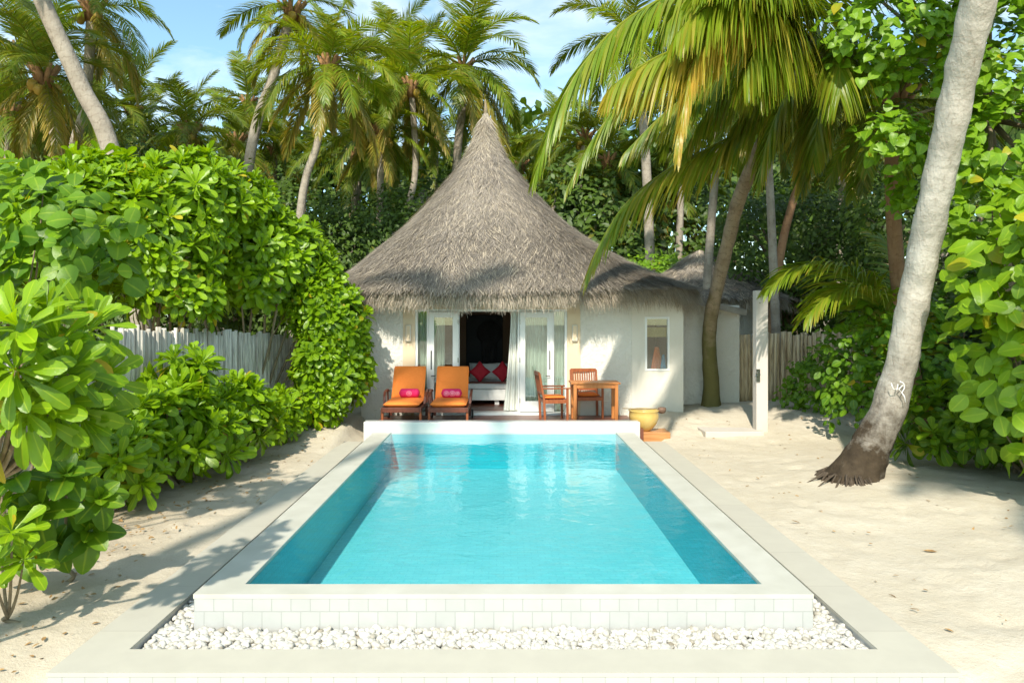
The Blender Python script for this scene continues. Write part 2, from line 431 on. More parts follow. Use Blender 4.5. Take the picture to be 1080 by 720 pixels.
for (a, b) in (((-XI+k,YW+k),(-XI+k,YE-k)), ((XI-k,YE-k),(XI-k,YW+k)), ((-XI+k,YE-k),(XI-k,YE-k)), ((XI-k,YW+k),(-XI+k,YW+k))):
    mb.add([(*a,ZF),(*b,ZF),(*b,.244),(*a,.244)], [(0,1,2,3)])
mb.build('basin_wall', 'pool_wall_tile', pool)
mb = MB(); mb.box(-2.53, 2.47, YE, YE+.25, -.1, .462); mb.build('end_wall', 'end_wall_stone', pool, bevel=.012)
mb = MB(); xa, xb = 2.59, 2.94
mb.box(-xb, xb, 4.77, 5.10, -.3, .055); mb.box(-xb, -xa, 5.10, YE+.2, -.3, .055); mb.box(xa, xb, 5.10, YE+.2, -.3, .055)
mb.build('base', 'white_tile', pool)
mb = MB()
mb.box(-xb-.006, xb+.006, 4.765, 5.106, .056, .082); mb.box(-xb-.006, -xa+.006, 5.106, YE+.2, .056, .082); mb.box(xa-.006, xb+.006, 5.106, YE+.2, .056, .082)
mb.build('kerb_paving', 'paving_stone', pool)
# water
mb = MB(); mb.add([(-XI+.002,YW+.002,ZW),(XI-.002,YW+.002,ZW),(XI-.002,YE-.002,ZW),(-XI+.002,YE-.002,ZW)], [(0,1,2,3)])
tag(mb.build('water', 'pool_water'), kind='structure')
# pebble bed
mb = MB(); mb.box(-2.60, 2.60, 5.09, 5.6, -.2, -.05); mb.box(-2.60, -2.33, 5.6, 13.4, -.2, -.05); mb.box(2.33, 2.60, 5.6, 13.4, -.2, -.05); tag(mb.build('pebble_bed', 'paving_stone'), kind='structure')
def pebbles():
    t = (1+5**.5)/2
    ico = np.array([(-1,t,0),(1,t,0),(-1,-t,0),(1,-t,0),(0,-1,t),(0,1,t),(0,-1,-t),(0,1,-t),(t,0,-1),(t,0,1),(-t,0,-1),(-t,0,1)])
    ico /= np.linalg.norm(ico[0])
    fc = [(0,11,5),(0,5,1),(0,1,7),(0,7,10),(0,10,11),(1,5,9),(5,11,4),(11,10,2),(10,7,6),(7,1,8),(3,9,4),(3,4,2),(3,2,6),(3,6,8),(3,8,9),(4,9,5),(2,4,11),(6,2,10),(8,6,7),(9,8,1)]
    # one subdivision
    V = [tuple(v) for v in ico]; cache = {}; nf = []
    def mid(a, b):
        k = (min(a,b), max(a,b))
        if k not in cache:
            m = (np.array(V[a])+np.array(V[b])); m /= np.linalg.norm(m); V.append(tuple(m)); cache[k] = len(V)-1
        return cache[k]
    for a, b, c in fc:
        ab, bc, ca = mid(a,b), mid(b,c), mid(c,a); nf += [(a,ab,ca),(b,bc,ab),(c,ca,bc),(ab,bc,ca)]
    V = np.array(V); nf = np.array(nf); Vs = []; Fs = []; Cs = []; k = 0
    pts = []
    for i in range(5200): pts.append((random.uniform(-2.57, 2.57), random.uniform(5.13, 5.57)))
    for i in range(2600):
        s = random.choice((-1,1)); pts.append((s*random.uniform(2.37, 2.57), 5.5+7.8*random.random()**1.6))
    for x, y in pts:
        r = random.uniform(.017, .033); pos = np.array((x, y, -.045+.075*random.random() + .015*noise.noise((x*3, y*3, 0))))
        S = np.diag((r*random.uniform(.9,1.35), r, r*random.uniform(.6,.9)))
        M = np.array(Euler((random.uniform(-.6,.6), random.uniform(-.6,.6), random.uniform(0,6.28))).to_matrix())
        W = V*(1+.12*rng.standard_normal((len(V),1)))
        Vs.append(W @ S @ M.T + pos); Fs.append(nf+k); k += len(V)
        Cs.append(np.full((len(V),3), random.random()**.6))
    o = mesh_np('white_pebbles', np.concatenate(Vs), np.concatenate(Fs), 'pebble', None, np.concatenate(Cs))
    tag(o, 'white round pebbles filling the trough around the raised pool wall', 'pebbles', kind='stuff')
pebbles()

# ------------------------------------------------------------------ thatch
def strands(pos, d, nrm, L, W, tint, age, sag=.25):
    """thin 2-segment strips. arrays"""
    n = len(pos); s = np.cross(d, nrm); s /= np.linalg.norm(s, axis=1)[:,None]+1e-9
    rows = []
    for u in (0, .5, 1):
        w = W*(1 if u < .9 else .3)
        c = pos + d*(L*u)[:,None] + nrm*((sag*u*(1-u)-.0)*L*.5)[:,None]
        rows += [c - s*w[:,None]/2, c + s*w[:,None]/2]
    V = np.stack(rows, 1).reshape(-1, 3); b = (np.arange(n)*6)[:,None]
    Fc = np.concatenate([b+np.array([[0,1,3,2]]), b+np.array([[2,3,5,4]])], 0)
    C = np.repeat(np.stack([tint, age, np.ones(n)], 1), 6, 0)
    return V, Fc, C
def thatch_roof(parent, cx, cy, prof, outline, n_str, n_fr, zdrop=0.42, eave=True, name='thatch_roof', wid=.022, front=True):
    """prof: list (z, r) top->bottom for the round part; outline(theta)->bottom radius ratio"""
    z = np.array([p[0] for p in prof]); r = np.array([p[1] for p in prof])
    zt, zb = z[0], z[-1]
    def surf(t, th):   # t 0..1 bottom=1
        zz = zt+(zb-zt)*t
        rr = np.interp(-zz, -z, r)
        w = np.clip((t-.45)/.55, 0, 1)**1.8
        k = outline(th)
        rr = rr*(1+(k-1)*w)
        lump = .03*np.sin(th*7+t*9)+.02*np.sin(th*17-t*21)
        return np.stack([cx+(rr+lump*t)*np.cos(th), cy+(rr+lump*t)*np.sin(th), zz+0*th], -1)
    NT_, NH = 40, 96
    T, H = np.meshgrid(np.linspace(0, 1, NT_), np.linspace(0, 2*np.pi, NH, endpoint=False), indexing='ij')
    V = surf(T.ravel(), H.ravel())
    Fc = []
    for i in range(NT_-1):
        for j in range(NH):
            j2 = (j+1) % NH; Fc.append((i*NH+j, (i+1)*NH+j, (i+1)*NH+j2, i*NH+j2))
    # eave thickness and soffit
    b0 = len(V); low = V[(NT_-1)*NH:].copy(); c0 = np.array((cx, cy, 0))
    l1 = low.copy(); l1[:,2] -= .16; l1[:,:2] = c0[:2]+(low[:,:2]-c0[:2])*.97
    l2 = l1.copy(); l2[:,:2] = c0[:2]+(low[:,:2]-c0[:2])*.45; l2[:,2] += .25
    V = np.concatenate([V, l1, l2])
    for j in range(NH):
        j2 = (j+1) % NH; a = (NT_-1)*NH
        Fc.append((a+j, b0+j, b0+j2, a+j2)); Fc.append((b0+j, b0+NH+j, b0+NH+j2, b0+j2))
    Fc = np.array(Fc); C = np.tile(np.array([[.28, 0, 1.]]), (len(V), 1))
    # strands on surface
    VV = [V]; FF = [Fc]; CC = [C]; off = len(V)
    rr_ = np.interp
    t = rng.random(n_str)**.62; th = rng.random(n_str)*2*np.pi
    if front: th = np.where(rng.random(n_str) < .75, np.pi*(1+rng.random(n_str)), th)
    p0 = surf(t, th); p1 = surf(np.minimum(t+.03, 1.0), th); p1 = np.where((t > .97)[:,None], p0+(p0-surf(t-.03, th)), p1)
    d = p1-p0; d /= np.linalg.norm(d, axis=1)[:,None]
    side = np.stack([-np.sin(th), np.cos(th), 0*th], -1)
    nrm = np.cross(side, d); nrm *= np.sign((nrm*np.stack([np.cos(th), np.sin(th), .3+0*th], -1)).sum(1))[:,None]
    d2 = d + side*rng.normal(0, .42, n_str)[:,None] + nrm*rng.normal(.07, .07, n_str)[:,None]
    d2 /= np.linalg.norm(d2, axis=1)[:,None]
    L = rng.uniform(.16, .5, n_str); W = rng.uniform(.5, 1.3, n_str)*wid
    cl = np.array([noise.noise((a*3, b*1.2, 3)) for a, b in zip(th, t*4)])
    big = np.array([noise.noise((a*1.3, b*1.5, 13)) for a, b in zip(th, t*2)])
    wear = np.exp(-((t-.78)/.17)**2)*.26*np.exp(-((np.mod(th,6.2832)-4.8)/.9)**2) + .06
    tint = np.clip(.50 + .26*cl + .22*big + rng.normal(0, .27, n_str) - wear, 0, 1)
    age = np.clip(rng.random(n_str)**5 + .15*(t < .2), 0, 1)
    v, f, c = strands(p0+nrm*rng.uniform(0, .03, n_str)[:,None], d2, nrm, L, W, tint, age)
    VV.append(v); FF.append(f+off); CC.append(c); off += len(v)
    roof = mesh_np(name, np.concatenate(VV), np.concatenate(FF), 'thatch_straw', parent, np.concatenate(CC))
    if eave:
        th = rng.random(n_fr)*2*np.pi; th = np.where(rng.random(n_fr) < .8, np.pi*(.93+1.14*rng.random(n_fr)), th)
        p = surf(np.ones(n_fr), th); inw = rng.uniform(0, .30, n_fr)
        rad = np.stack([np.cos(th), np.sin(th), 0*th], -1)
        p = p - rad*inw[:,None]; p[:,2] += inw*.35 - rng.uniform(0, .16, n_fr)*(rng.random(n_fr))
        side = np.stack([-np.sin(th), np.cos(th), 0*th], -1)
        outl = rng.uniform(.05, .85, n_fr)*(1-inw*1.5)
        d = np.stack([0*th, 0*th, -1+0*th], -1) + rad*outl[:,None] + side*rng.normal(0, .22, n_fr)[:,None]
        d /= np.linalg.norm(d, axis=1)[:,None]
        L = rng.uniform(.14, zdrop, n_fr)*(1+.3*np.array([noise.noise((a*9, 0, 0)) for a in th])); W = rng.uniform(.4, 1.1, n_fr)*wid*.8
        v, f, c = strands(p, d, rad, L, W, np.clip(rng.normal(.75, .22, n_fr), 0, 1), rng.random(n_fr)**1.6*.9)
        mesh_np('eave_fringe', v, f, 'thatch_straw', parent, c)
    return surf

# ------------------------------------------------------------------ villa
WY = 15.6
villa = thing('villa', 'white plastered villa with tall pointed thatched roof behind the pool', 'villa', (.4, WY, .25))
def wall_holes(xb, zb, holes, y0, y1):
    mb = MB()
    for i in range(len(xb)-1):
        for j in range(len(zb)-1):
            xc = (xb[i]+xb[i+1])/2; zc = (zb[j]+zb[j+1])/2
            if any(a < xc < b and c < zc < d for a, b, c, d in holes): continue
            mb.box(xb[i], xb[i+1], y0, y1, zb[j], zb[j+1])
    return mb
DX0, DX1, DZ0, DZ1 = -1.86, 1.34, .33, 2.52
WX0, WX1, WZ0, WZ1 = 2.98, 3.50, 1.22, 2.36
mb = wall_holes([-3.0, DX0, DX1, WX0, WX1, 3.76], [-.1, DZ0, WZ0, WZ1, DZ1, 2.95], [(DX0, DX1, DZ0, DZ1), (WX0, WX1, WZ0, WZ1)], WY, WY+.2)
mb.box(-3.0, -2.8, WY+.2, 21, -.1, 2.95); mb.box(3.56, 3.76, WY+.2, 21, -.1, 2.95); mb.box(-3.0, 3.76, 21, 21.2, -.1, 2.95)
mb.build('wall', 'rough_stucco', villa)
# cream plaster band round the doors, smooth panel round the window
mb = MB(); g = .018
mb.box(-2.12, DX0, WY-g, WY, .30, 2.9); mb.box(DX1, 1.62, WY-g, WY, .30, 2.9); mb.box(DX0, DX1, WY-g, WY, DZ1, 2.9)
mb.build('door_surround', 'cream_plaster', villa, bevel=.006)
mb = MB()
mb.box(2.70, WX0, WY-g, WY, .2, 2.9); mb.box(WX1, 3.79, WY-g, WY, .2, 2.9); mb.box(WX0, WX1, WY-g, WY, WZ1, 2.9); mb.box(WX0, WX1, WY-g, WY, .2, WZ0)
mb.build('window_surround', 'smooth_stucco', villa)
# interior shell
mb = MB(); mb.box(-2.8, 3.56, WY+.2, 21, .30, .36); mb.build('room_floor', 'deck_boards', villa)
mb = MB(); mb.box(-2.8, 3.56, WY+.21, 20.99, 2.62, 2.7); mb.build('ceiling', 'ceiling_paint', villa)
mb = MB(); mb.box(-2.79, 2.40, 18.9, 19.0, .36, 2.62); mb.box(2.40, 2.45, WY+.21, 19.0, .36, 2.62); mb.box(-2.79, -2.77, WY+.21, 18.9, .36, 2.62)
mb.box(2.46, 3.55, 17.2, 17.25, .36, 2.62)
mb.build('partition', 'brown_wall', villa)
mb = MB(); mb.box(DX0-.02, DX1+.02, WY-.10, WY+.22, .26, DZ0+.02); mb.build('doorstep', 'white_paint', villa, bevel=.006)
# door frame
fr = MB(); y0, y1 = WY+.01, WY+.10; q = .05
fr.box(DX0, DX0+q, y0, y1, DZ0+.02, DZ1); fr.box(DX1-q, DX1, y0, y1, DZ0+.02, DZ1); fr.box(DX0+q, DX1-q, y0, y1, DZ1-q, DZ1)
for x in (-1.60, 1.05): fr.box(x-.02, x+.02, y0, y1, DZ0+.02, DZ1-q)
fr.box(-.97, -.93, y0, y1, DZ0+.02, DZ1-q); fr.box(.30, .34, y0, y1, DZ0+.02, DZ1-q)
frame = fr.build('door_frame', 'white_paint', villa, bevel=.004)
def side_pane(x0, x1):
    m = MB(); m.box(x0, x1, WY+.05, WY+.056, DZ0+.03, DZ1-q); m.build('side_glass', 'window_glass', villa)
side_pane(DX0+q, -1.62); side_pane(1.07, DX1-q)
def glazed_door(x0, x1, hside, label):
    d = MB(); z0, z1 = DZ0+.035, DZ1-q-.005; s = .115; ya, yb = WY-.03, WY+.008
    d.box(x0, x0+s, ya, yb, z0, z1); d.box(x1-s, x1, ya, yb, z0, z1); d.box(x0+s, x1-s, ya, yb, z0, z0+.22); d.box(x0+s, x1-s, ya, yb, z1-.12, z1)
    o = d.build('glazed_door', 'white_paint', villa, bevel=.004); o['label'] = label
    g = MB(); g.box(x0+s, x1-s, ya+.015, ya+.021, z0+.22, z1-.12); gg = g.build('pane', 'window_glass', None); 
    hx = x1-.06 if hside > 0 else x0+.055
    h = MB(); h.box(hx-.012, hx+.012, ya-.012, ya, 1.25, 1.65); h.tube([(hx, ya-.01, 1.12), (hx, ya-.055, 1.12), (hx-.09*hside, ya-.055, 1.12)], .009, 8)
    hh = h.build('handle', 'black_metal', None)
    for c in (gg, hh):
        c.parent = o; c.location = -Vector(villa.location)
    for z in (.6, 1.45, 2.25):
        k = MB(); xx = x0 if hside > 0 else x1
        k.tube([(xx, ya-.008, z-.05), (xx, ya-.008, z+.05)], .009, 8); kk = k.build('hinge', 'metal', None)
        kk.parent = o; kk.location = -Vector(villa.location)
glazed_door(-1.575, -.955, -1, 'white door standing beside the open doorway, dark glass')
glazed_door(.345, 1.035, 1, 'white door with curtain behind its glass and a black handle')
def curtain(x0, x1, y, z0, z1, name='curtain', amp=.03, waves=7, flare=0.0, mat='curtain_fabric'):
    n = 60; m = 12; V = []; Fc = []
    for j in range(m+1):
        v = j/m
        for i in range(n+1):
            u = i/n; x = x0+(x1-x0)*u; x += -flare*(1-v)**1.5*(1-u)
            V.append((x, y+amp*math.sin(u*waves*6.283+.5*math.sin(v*3))*(1-.3*v), z0+(z1-z0)*v))
    for j in range(m):
        for i in range(n): a = j*(n+1)+i; Fc.append((a, a+1, a+n+2, a+n+1))
    return mesh_np(name, V, Fc, mat)
for i, (a, b, wv, lb) in enumerate(((DX0+.03, -1.25, 8, 'pale curtain behind the left side glass'), (.40, 1.30, 11, 'pale curtain drawn behind the right glazed door'))):
    c = curtain(a, b, WY+.20, .37, 2.55, waves=wv); 
    tag(c, ['pale green-white curtain gathered behind the left glass of the villa doors', 'pale pleated curtain hanging behind the right glazed villa door'][i], 'curtain', 'curtains inside the villa doors')
c = curtain(.16, .36, WY+.14, .37, 2.53, amp=.035, waves=3, flare=.16)
tag(c, 'white curtain bunched at the right side of the open doorway', 'curtain', 'curtains inside the villa doors')
# window
mb = MB(); y0, y1 = WY-.03, WY+.06; q2 = .045
mb.box(WX0, WX0+q2, y0, y1, WZ0, WZ1); mb.box(WX1-q2, WX1, y0, y1, WZ0, WZ1); mb.box(WX0+q2, WX1-q2, y0, y1, WZ1-q2, WZ1); mb.box(WX0+q2, WX1-q2, y0, y1, WZ0, WZ0+q2)
win = mb.build('window', 'white_paint', villa, bevel=.004)
mb = MB(); mb.box(WX0+q2, WX1-q2, WY+.01, WY+.016, WZ0+q2, WZ1-q2); o = mb.build('pane', 'window_glass', None); o.parent = win; o.location = -Vector(villa.location)
mb = MB(); mb.box(WX0+.02, WX1-.02, WY+.13, WY+.15, 1.93, 2.14); tag(mb.build('roller_blind', 'blind_fabric'), 'straw coloured blind half raised inside the small window', 'blind')
def hung(name, x, y, z0, z1, w, mat, label, cat, shape=None):
    V = []; Fc = []; n, m = 16, 10
    for j in range(m+1):
        v = j/m
        for i in range(n+1):
            u = i/n*2-1; ww = w*(shape(v) if shape else (1-.72*v**1.5))
            V.append((x+u*ww/2, y+.02*math.sin(u*9)*(1-v)+.02*u*u, z0+(z1-z0)*v))
    for j in range(m):
        for i in range(n): a = j*(n+1)+i; Fc.append((a, a+1, a+n+2, a+n+1))
    o = mesh_np(name, V, Fc, mat); s = o.modifiers.new('thick', 'SOLIDIFY'); s.thickness = .012
    tag(o, label, cat)
hung('towel', 3.26, WY+.10, .98, 1.72, .30, 'orange_cloth', 'orange towel hanging inside the small villa window', 'towel')
hung('towel', 3.395, WY+.08, .98, 1.56, .18, 'blue_cloth', 'blue towel hanging beside the orange towel inside the small window', 'towel')
hung('robe', -.36, 18.7, .9, 2.25, .62, 'black_fabric', 'dark robe hanging against the mirror on the room back wall', 'robe', lambda v: .55+.1*v if v < .62 else (1.0 if v < .84 else (.85 if v < .92 else .22)))
mb = MB(); mb.box(-.95, -.02, 18.84, 18.89, .95, 2.4); tag(mb.build('wall_mirror', 'mirror_dark', bevel=.01), 'dark tall mirror on the brown wall inside the villa room', 'mirror')
# roof
prof = [(7.5,.03),(7.2,.10),(6.9,.18),(6.74,.26),(6.4,.44),(6.03,.69),(5.7,.97),(5.43,1.20),(5.0,1.58),(4.6,1.96),(4.25,2.32),(3.88,2.74),(3.5,3.16),(3.2,3.52),(2.95,3.86)]
def outl(th):
    th = np.mod(th, 2*np.pi)
    x, y = np.cos(th), np.sin(th)
    a = .5+.5*np.tanh((x+.15)*5)            # right half
    sq = 1/np.maximum(np.abs(x)/1.20, np.abs(y)/.98)  # box to the right
    sq = np.minimum(sq, 1.42)
    k = 1+.11*np.exp(-((th-3.98)/.40)**2)+(sq-1)*a*np.where(y < 0.3, 1, np.clip(1-(y-.3)*2, .2, 1))
    return np.clip(k, .97, 1.5)
surf = thatch_roof(villa, -.45, 18.7, prof, outl, 170000, 36000, .50, wid=.013)
mb = MB(); mb.tube([(-.45,18.7,7.40),(-.45,18.7,7.62),(-.46,18.7,7.85)], [.075,.04,.012], 8); mb.tube([(-.45,18.7,7.2),(-.45,18.7,7.24)], .13, 12); mb.tube([(-.45,18.7,6.98),(-.45,18.7,7.02)], .20, 12)
mb.build('finial', 'branch_bark', villa, smooth=True)
# annex wall
annex = thing('annex', 'low white annex wall with thin sloping thatch edged roof right of the villa', 'building', (4.5, 16.8, .25))
mb = MB(); mb.box(3.78, 5.36, 16.8, 17.0, -.1, 2.62); mb.box(5.16, 5.36, 17.0, 20, -.1, 2.5); mb.build('wall', 'rough_stucco', annex)
mb = MB()
M = Matrix.Translation((4.6, 17.8, 2.62)) @ Matrix.Rotation(R(13), 4, 'Y')
mb.box(-1.1, .84, -1.3, 1.6, 0, .09, M); mb.build('roof', 'roof_slab', annex, bevel=.01)
mb = MB(); mb.box(-1.1, .84, -1.33, -1.304, -.05, .05, M); mb.build('fascia', 'roof_slab', annex)
# deck
mb = MB(); mb.box(-2.50, 2.58, YE+.255, WY-.11, .10, .30); 
deck = mb.build('wooden_deck', 'deck_boards'); tag(deck, 'reddish brown timber deck between the pool and the villa doors', 'deck')
# wall lamps
def sconce():
    t = thing('wall_lamp', 'cream box wall lamp left of the villa doors', 'wall lamp', (0,0,0), 'box lamps on the villa front wall')
    mb = MB(); mb.box(-.055, .055, -.06, 0, -.17, .17); mb.build('lamp_box', 'smooth_stucco', t, bevel=.008)
    mb = MB(); mb.box(-.038, .038, -.064, -.061, -.15, .15); mb.build('diffuser', 'cream_plaster', t)
    return t
s1 = sconce(); s2 = dup(s1); s1.location = (-2.00, WY-.02, 2.02); s2.location = (1.50, WY-.02, 2.02)
s2['label'] = 'cream box wall lamp right of the villa doors above the dining chairs'
mb = MB(); mb.box(1.95, 2.03, WY-.012, WY, 1.42, 1.52); tag(mb.build('wall_socket', 'white_paint', bevel=.003), 'small white socket plate on the sunlit wall behind the table', 'socket')

# ------------------------------------------------------------------ bed
bed = thing('bed', 'white bed with pale linen seen through the open villa doorway', 'bed', (0, 16.8, .36))
mb = MB(); mb.box(-1.25, 1.0, 16.8, 18.6, .46, .70); mb.build('bed_base', 'white_paint', bed, bevel=.01)
mb = MB(); mb.box(-1.22, .97, 16.83, 18.6, .705, .86); mb.build('mattress', 'bed_linen', bed, bevel=.05, seg=4)
mb = MB(); mb.box(-1.26, 1.01, 16.79, 17.0, .845, .875); mb.build('bed_runner', 'dark_wood', bed, bevel=.01)
for x in (-1.1, -.15, .9):
    mb = MB(); mb.box(x-.05, x+.05, 16.86, 16.96, .36, .46); mb.build('leg', 'white_paint', bed)
def pillow_mesh(w, h, t, n=14):
    V = []; Fc = []
    for sgn in (-1, 1):
        b = len(V)
        for j in range(n+1):
            for i in range(n+1):
                u = i/n*2-1; v = j/n*2-1
                th = t*(max(0, (1-u**4))*(max(0, 1-v**4)))**.6
                pin = 1-.10*(1-abs(u))*abs(v)**2 ; pin2 = 1-.10*(1-abs(v))*abs(u)**2
                V.append((u*w/2*pin2, sgn*th/2, v*h/2*pin))
        for j in range(n):
            for i in range(n):
                a = b+j*(n+1)+i; q_ = (a, a+1, a+n+2, a+n+1); Fc.append(q_ if sgn < 0 else q_[::-1])
    return V, Fc
V, Fc = pillow_mesh(.36, .36, .15)
for i, px in enumerate((506, 530)):
    o = mesh_np('cushion', V, Fc, 'red_fabric'); x, y, z = P(px, 392.5, 17.05); o.location = (x, y, z+.01); o.rotation_euler = (R(-12), R(45), 0)
    tag(o, ['dark red cushion standing on its corner on the bed, the one nearer the mirror', 'dark red cushion standing on its corner on the bed beside the curtain'][i], 'cushion', 'red cushions on the bed')
V, Fc = pillow_mesh(.75, .42, .2)
for i, x in enumerate((-.45, .2)):
    o = mesh_np('bed_pillow', V, Fc, 'bed_linen'); o.location = (x, 17.75, 1.05); o.rotation_euler = (R(-20), 0, 0)
    tag(o, ['white pillow behind the red cushion nearer the mirror', 'white pillow behind the red cushion nearer the curtain'][i], 'pillow', 'white pillows on the bed')

# ------------------------------------------------------------------ loungers
def lounger():
    t = thing('sun_lounger', 'orange cushioned sun lounger with the plain pink roll pillow, nearest the hedge', 'sun lounger', (0,0,0), 'orange sun loungers on the deck')
    mb = MB()
    for s in (-1, 1): mb.box(s*.36-.02, s*.36+.02, 0, 1.35, .27, .35)
    mb.box(-.34, .34, .0, .04, .26, .35)
    for k in range(12): mb.box(-.34, .34, .08+k*.09, .14+k*.09, .33, .352)
    mb.build('frame', 'dark_wood', t, bevel=.004)
    mb = MB(); a = Vector((0, 1.02, .36)); b = Vector((0, 1.41, .91))
    for s in (-1, 1): mb.bar(a+Vector((s*.29,.05,0)), b+Vector((s*.27,.05,0)), .035, .03)
    for k in range(7):
        p = a.lerp(b, (k+.5)/7); mb.bar(p+Vector((-.27,.05,0)), p+Vector((.27,.05,0)), .05, .015)
    mb.build('back_frame', 'dark_wood', t)
    for s in (-1, 1):
        mb = MB(); mb.bar((s*.36, .06, 0), (s*.36, .06, .3), .045, .05); mb.build('leg', 'teak_red', t, bevel=.004)
        mb = MB(); mb.bar((s*.36, 1.18, .05), (s*.36, 1.18, .3), .05, .06); mb.build('leg', 'dark_wood', t, bevel=.004)
        mb = MB(); mb.tube([(s*.395, 1.18, .09), (s*.43, 1.18, .09)], .09, 20); mb.build('wheel', 'rubber', t)
        # armrest: a curved bar rising from the side rail
        mb = MB(); pts = [(s*.39, .50, .36), (s*.40, .55, .50), (s*.41, .66, .575), (s*.41, .85, .60), (s*.41, 1.02, .595), (s*.40, 1.12, .55)]
        for p, q_ in zip(pts[:-1], pts[1:]): mb.bar(p, q_, .045, .028)
        mb.bar((s*.39, .98, .34), (s*.41, 1.0, .59), .035, .03, up=(0,1,0))
        mb.build('armrest', 'dark_wood', t, bevel=.004)
    def cushion(w, L, th, M, name, ripple):
        n, m = 12, 26; V = []; Fc = []
        for sg in (0, 1):
            b = len(V)
            for j in range(m+1):
                for i in range(n+1):
                    u = i/n*2-1; v = j/m
                    ex = (max(0, 1-abs(u)**8)*max(0, 1-abs(2*v-1)**14))**.5
                    rp = 1+.10*abs(math.sin(v*math.pi*ripple))-.1
                    wz = th*(.5+.5*ex*rp) if sg else th*(.5-.5*ex)
                    cr = 1-.06*max(0, (v-.93)/.07)**2
                    V.append(M @ Vector((u*w/2*cr, v*L, wz)))
            for j in range(m):
                for i in range(n):
                    a = b+j*(n+1)+i; q_ = (a, a+1, a+n+2, a+n+1); Fc.append(q_ if sg else q_[::-1])
        return mesh_np(name, V, Fc, 'orange_fabric', t)
    cushion(.69, 1.10, .105, Matrix.Translation((0, -.02, .354)), 'seat_cushion', 5)
    ang = math.atan2(.62, .44)
    cushion(.66, .75, .09, Matrix.Translation((0, 1.02, .40)) @ Matrix.Rotation(ang, 4, 'X'), 'back_cushion', 4)
    return t
def bolster():
    t = thing('roll_pillow', '', 'pillow', (0,0,0), 'pink roll pillows on the loungers')
    mb = MB(); n = 14; pts = []; rad = []
    for i in range(n+1):
        u = i/n*2-1; pts.append((u*.205, 0, 0)); rad.append(.088*(max(.02, 1-abs(u)**10))**.5)
    mb.tube(pts, rad, 20); mb.build('cover', 'pink_fabric', t, smooth=True); return t
L1 = lounger(); L2 = dup(L1)
L1.location = (-1.93, 13.92, .30); L2.location = (-1.045, 13.92, .30)
L2['label'] = 'orange cushioned sun lounger with the pale patterned pink roll pillow, nearer the open doorway'
B1 = bolster(); B2 = dup(B1)
B1.location = (-1.87, 14.72, .30+.46+.085); B2.location = (-1.03, 14.70, .30+.46+.085)
B1['label'] = 'plain bright pink roll pillow on the lounger nearest the hedge'
B2['label'] = 'pink roll pillow with pale patches on the lounger nearer the doorway'
for b, big in ((B1, 0), (B2, 1)):     # printed circles
    mb = MB()
    def ring(x, r0, r1, y=-.0895):
        n = 24; vs = []; fs = []
        for k in range(n):
            a = 6.2832*k/n
            for r in (r0, r1):
                xx = x+r*math.cos(a); ph = r*math.sin(a)/.0895
                vs.append((xx, -.0905*math.cos(ph), .0905*math.sin(ph)))
        for k in range(n): a = 2*k; c = 2*((k+1) % n); fs.append((a, a+1, c+1, c))
        mb.add(vs, fs)
    if big:
        for x, r in ((-.10,.055),(.02,.06),(.12,.045)): ring(x, .0, r*.55); ring(x, r*.7, r)
    else: ring(0, .012, .03); ring(0, .04, .055)
    o = mb.build('print', 'pink_pattern', None); o.parent = b

# ------------------------------------------------------------------ table and chairs
tb = thing('dining_table', 'small square wooden table on the deck by the sunlit wall', 'table', (1.81, 14.78, .30))
mb = MB()
for k in range(7): mb.box(1.35+k*.132, 1.35+k*.132+.127, 14.52, 15.08, 1.040, 1.068)
mb.box(1.33, 1.352, 14.50, 15.10, 1.035, 1.070); mb.box(2.275, 2.295, 14.50, 15.10, 1.035, 1.070)
mb.build('table_top', 'teak_orange', tb, bevel=.003)
mb = MB(); mb.box(1.40, 2.22, 14.55, 14.575, .955, 1.034); mb.box(1.40, 2.22, 15.02, 15.045, .955, 1.034); mb.box(1.40, 1.425, 14.58, 15.02, .955, 1.034); mb.box(2.2, 2.225, 14.58, 15.02, .955, 1.034)
mb.build('apron', 'teak_orange', tb, bevel=.003)
for x in (1.41, 2.225):
    for y in (14.57, 15.03):
        mb = MB(); mb.box(x-.032, x+.032, y-.032, y+.032, .30, 1.038); mb.build('leg', 'teak_orange', tb, bevel=.004)
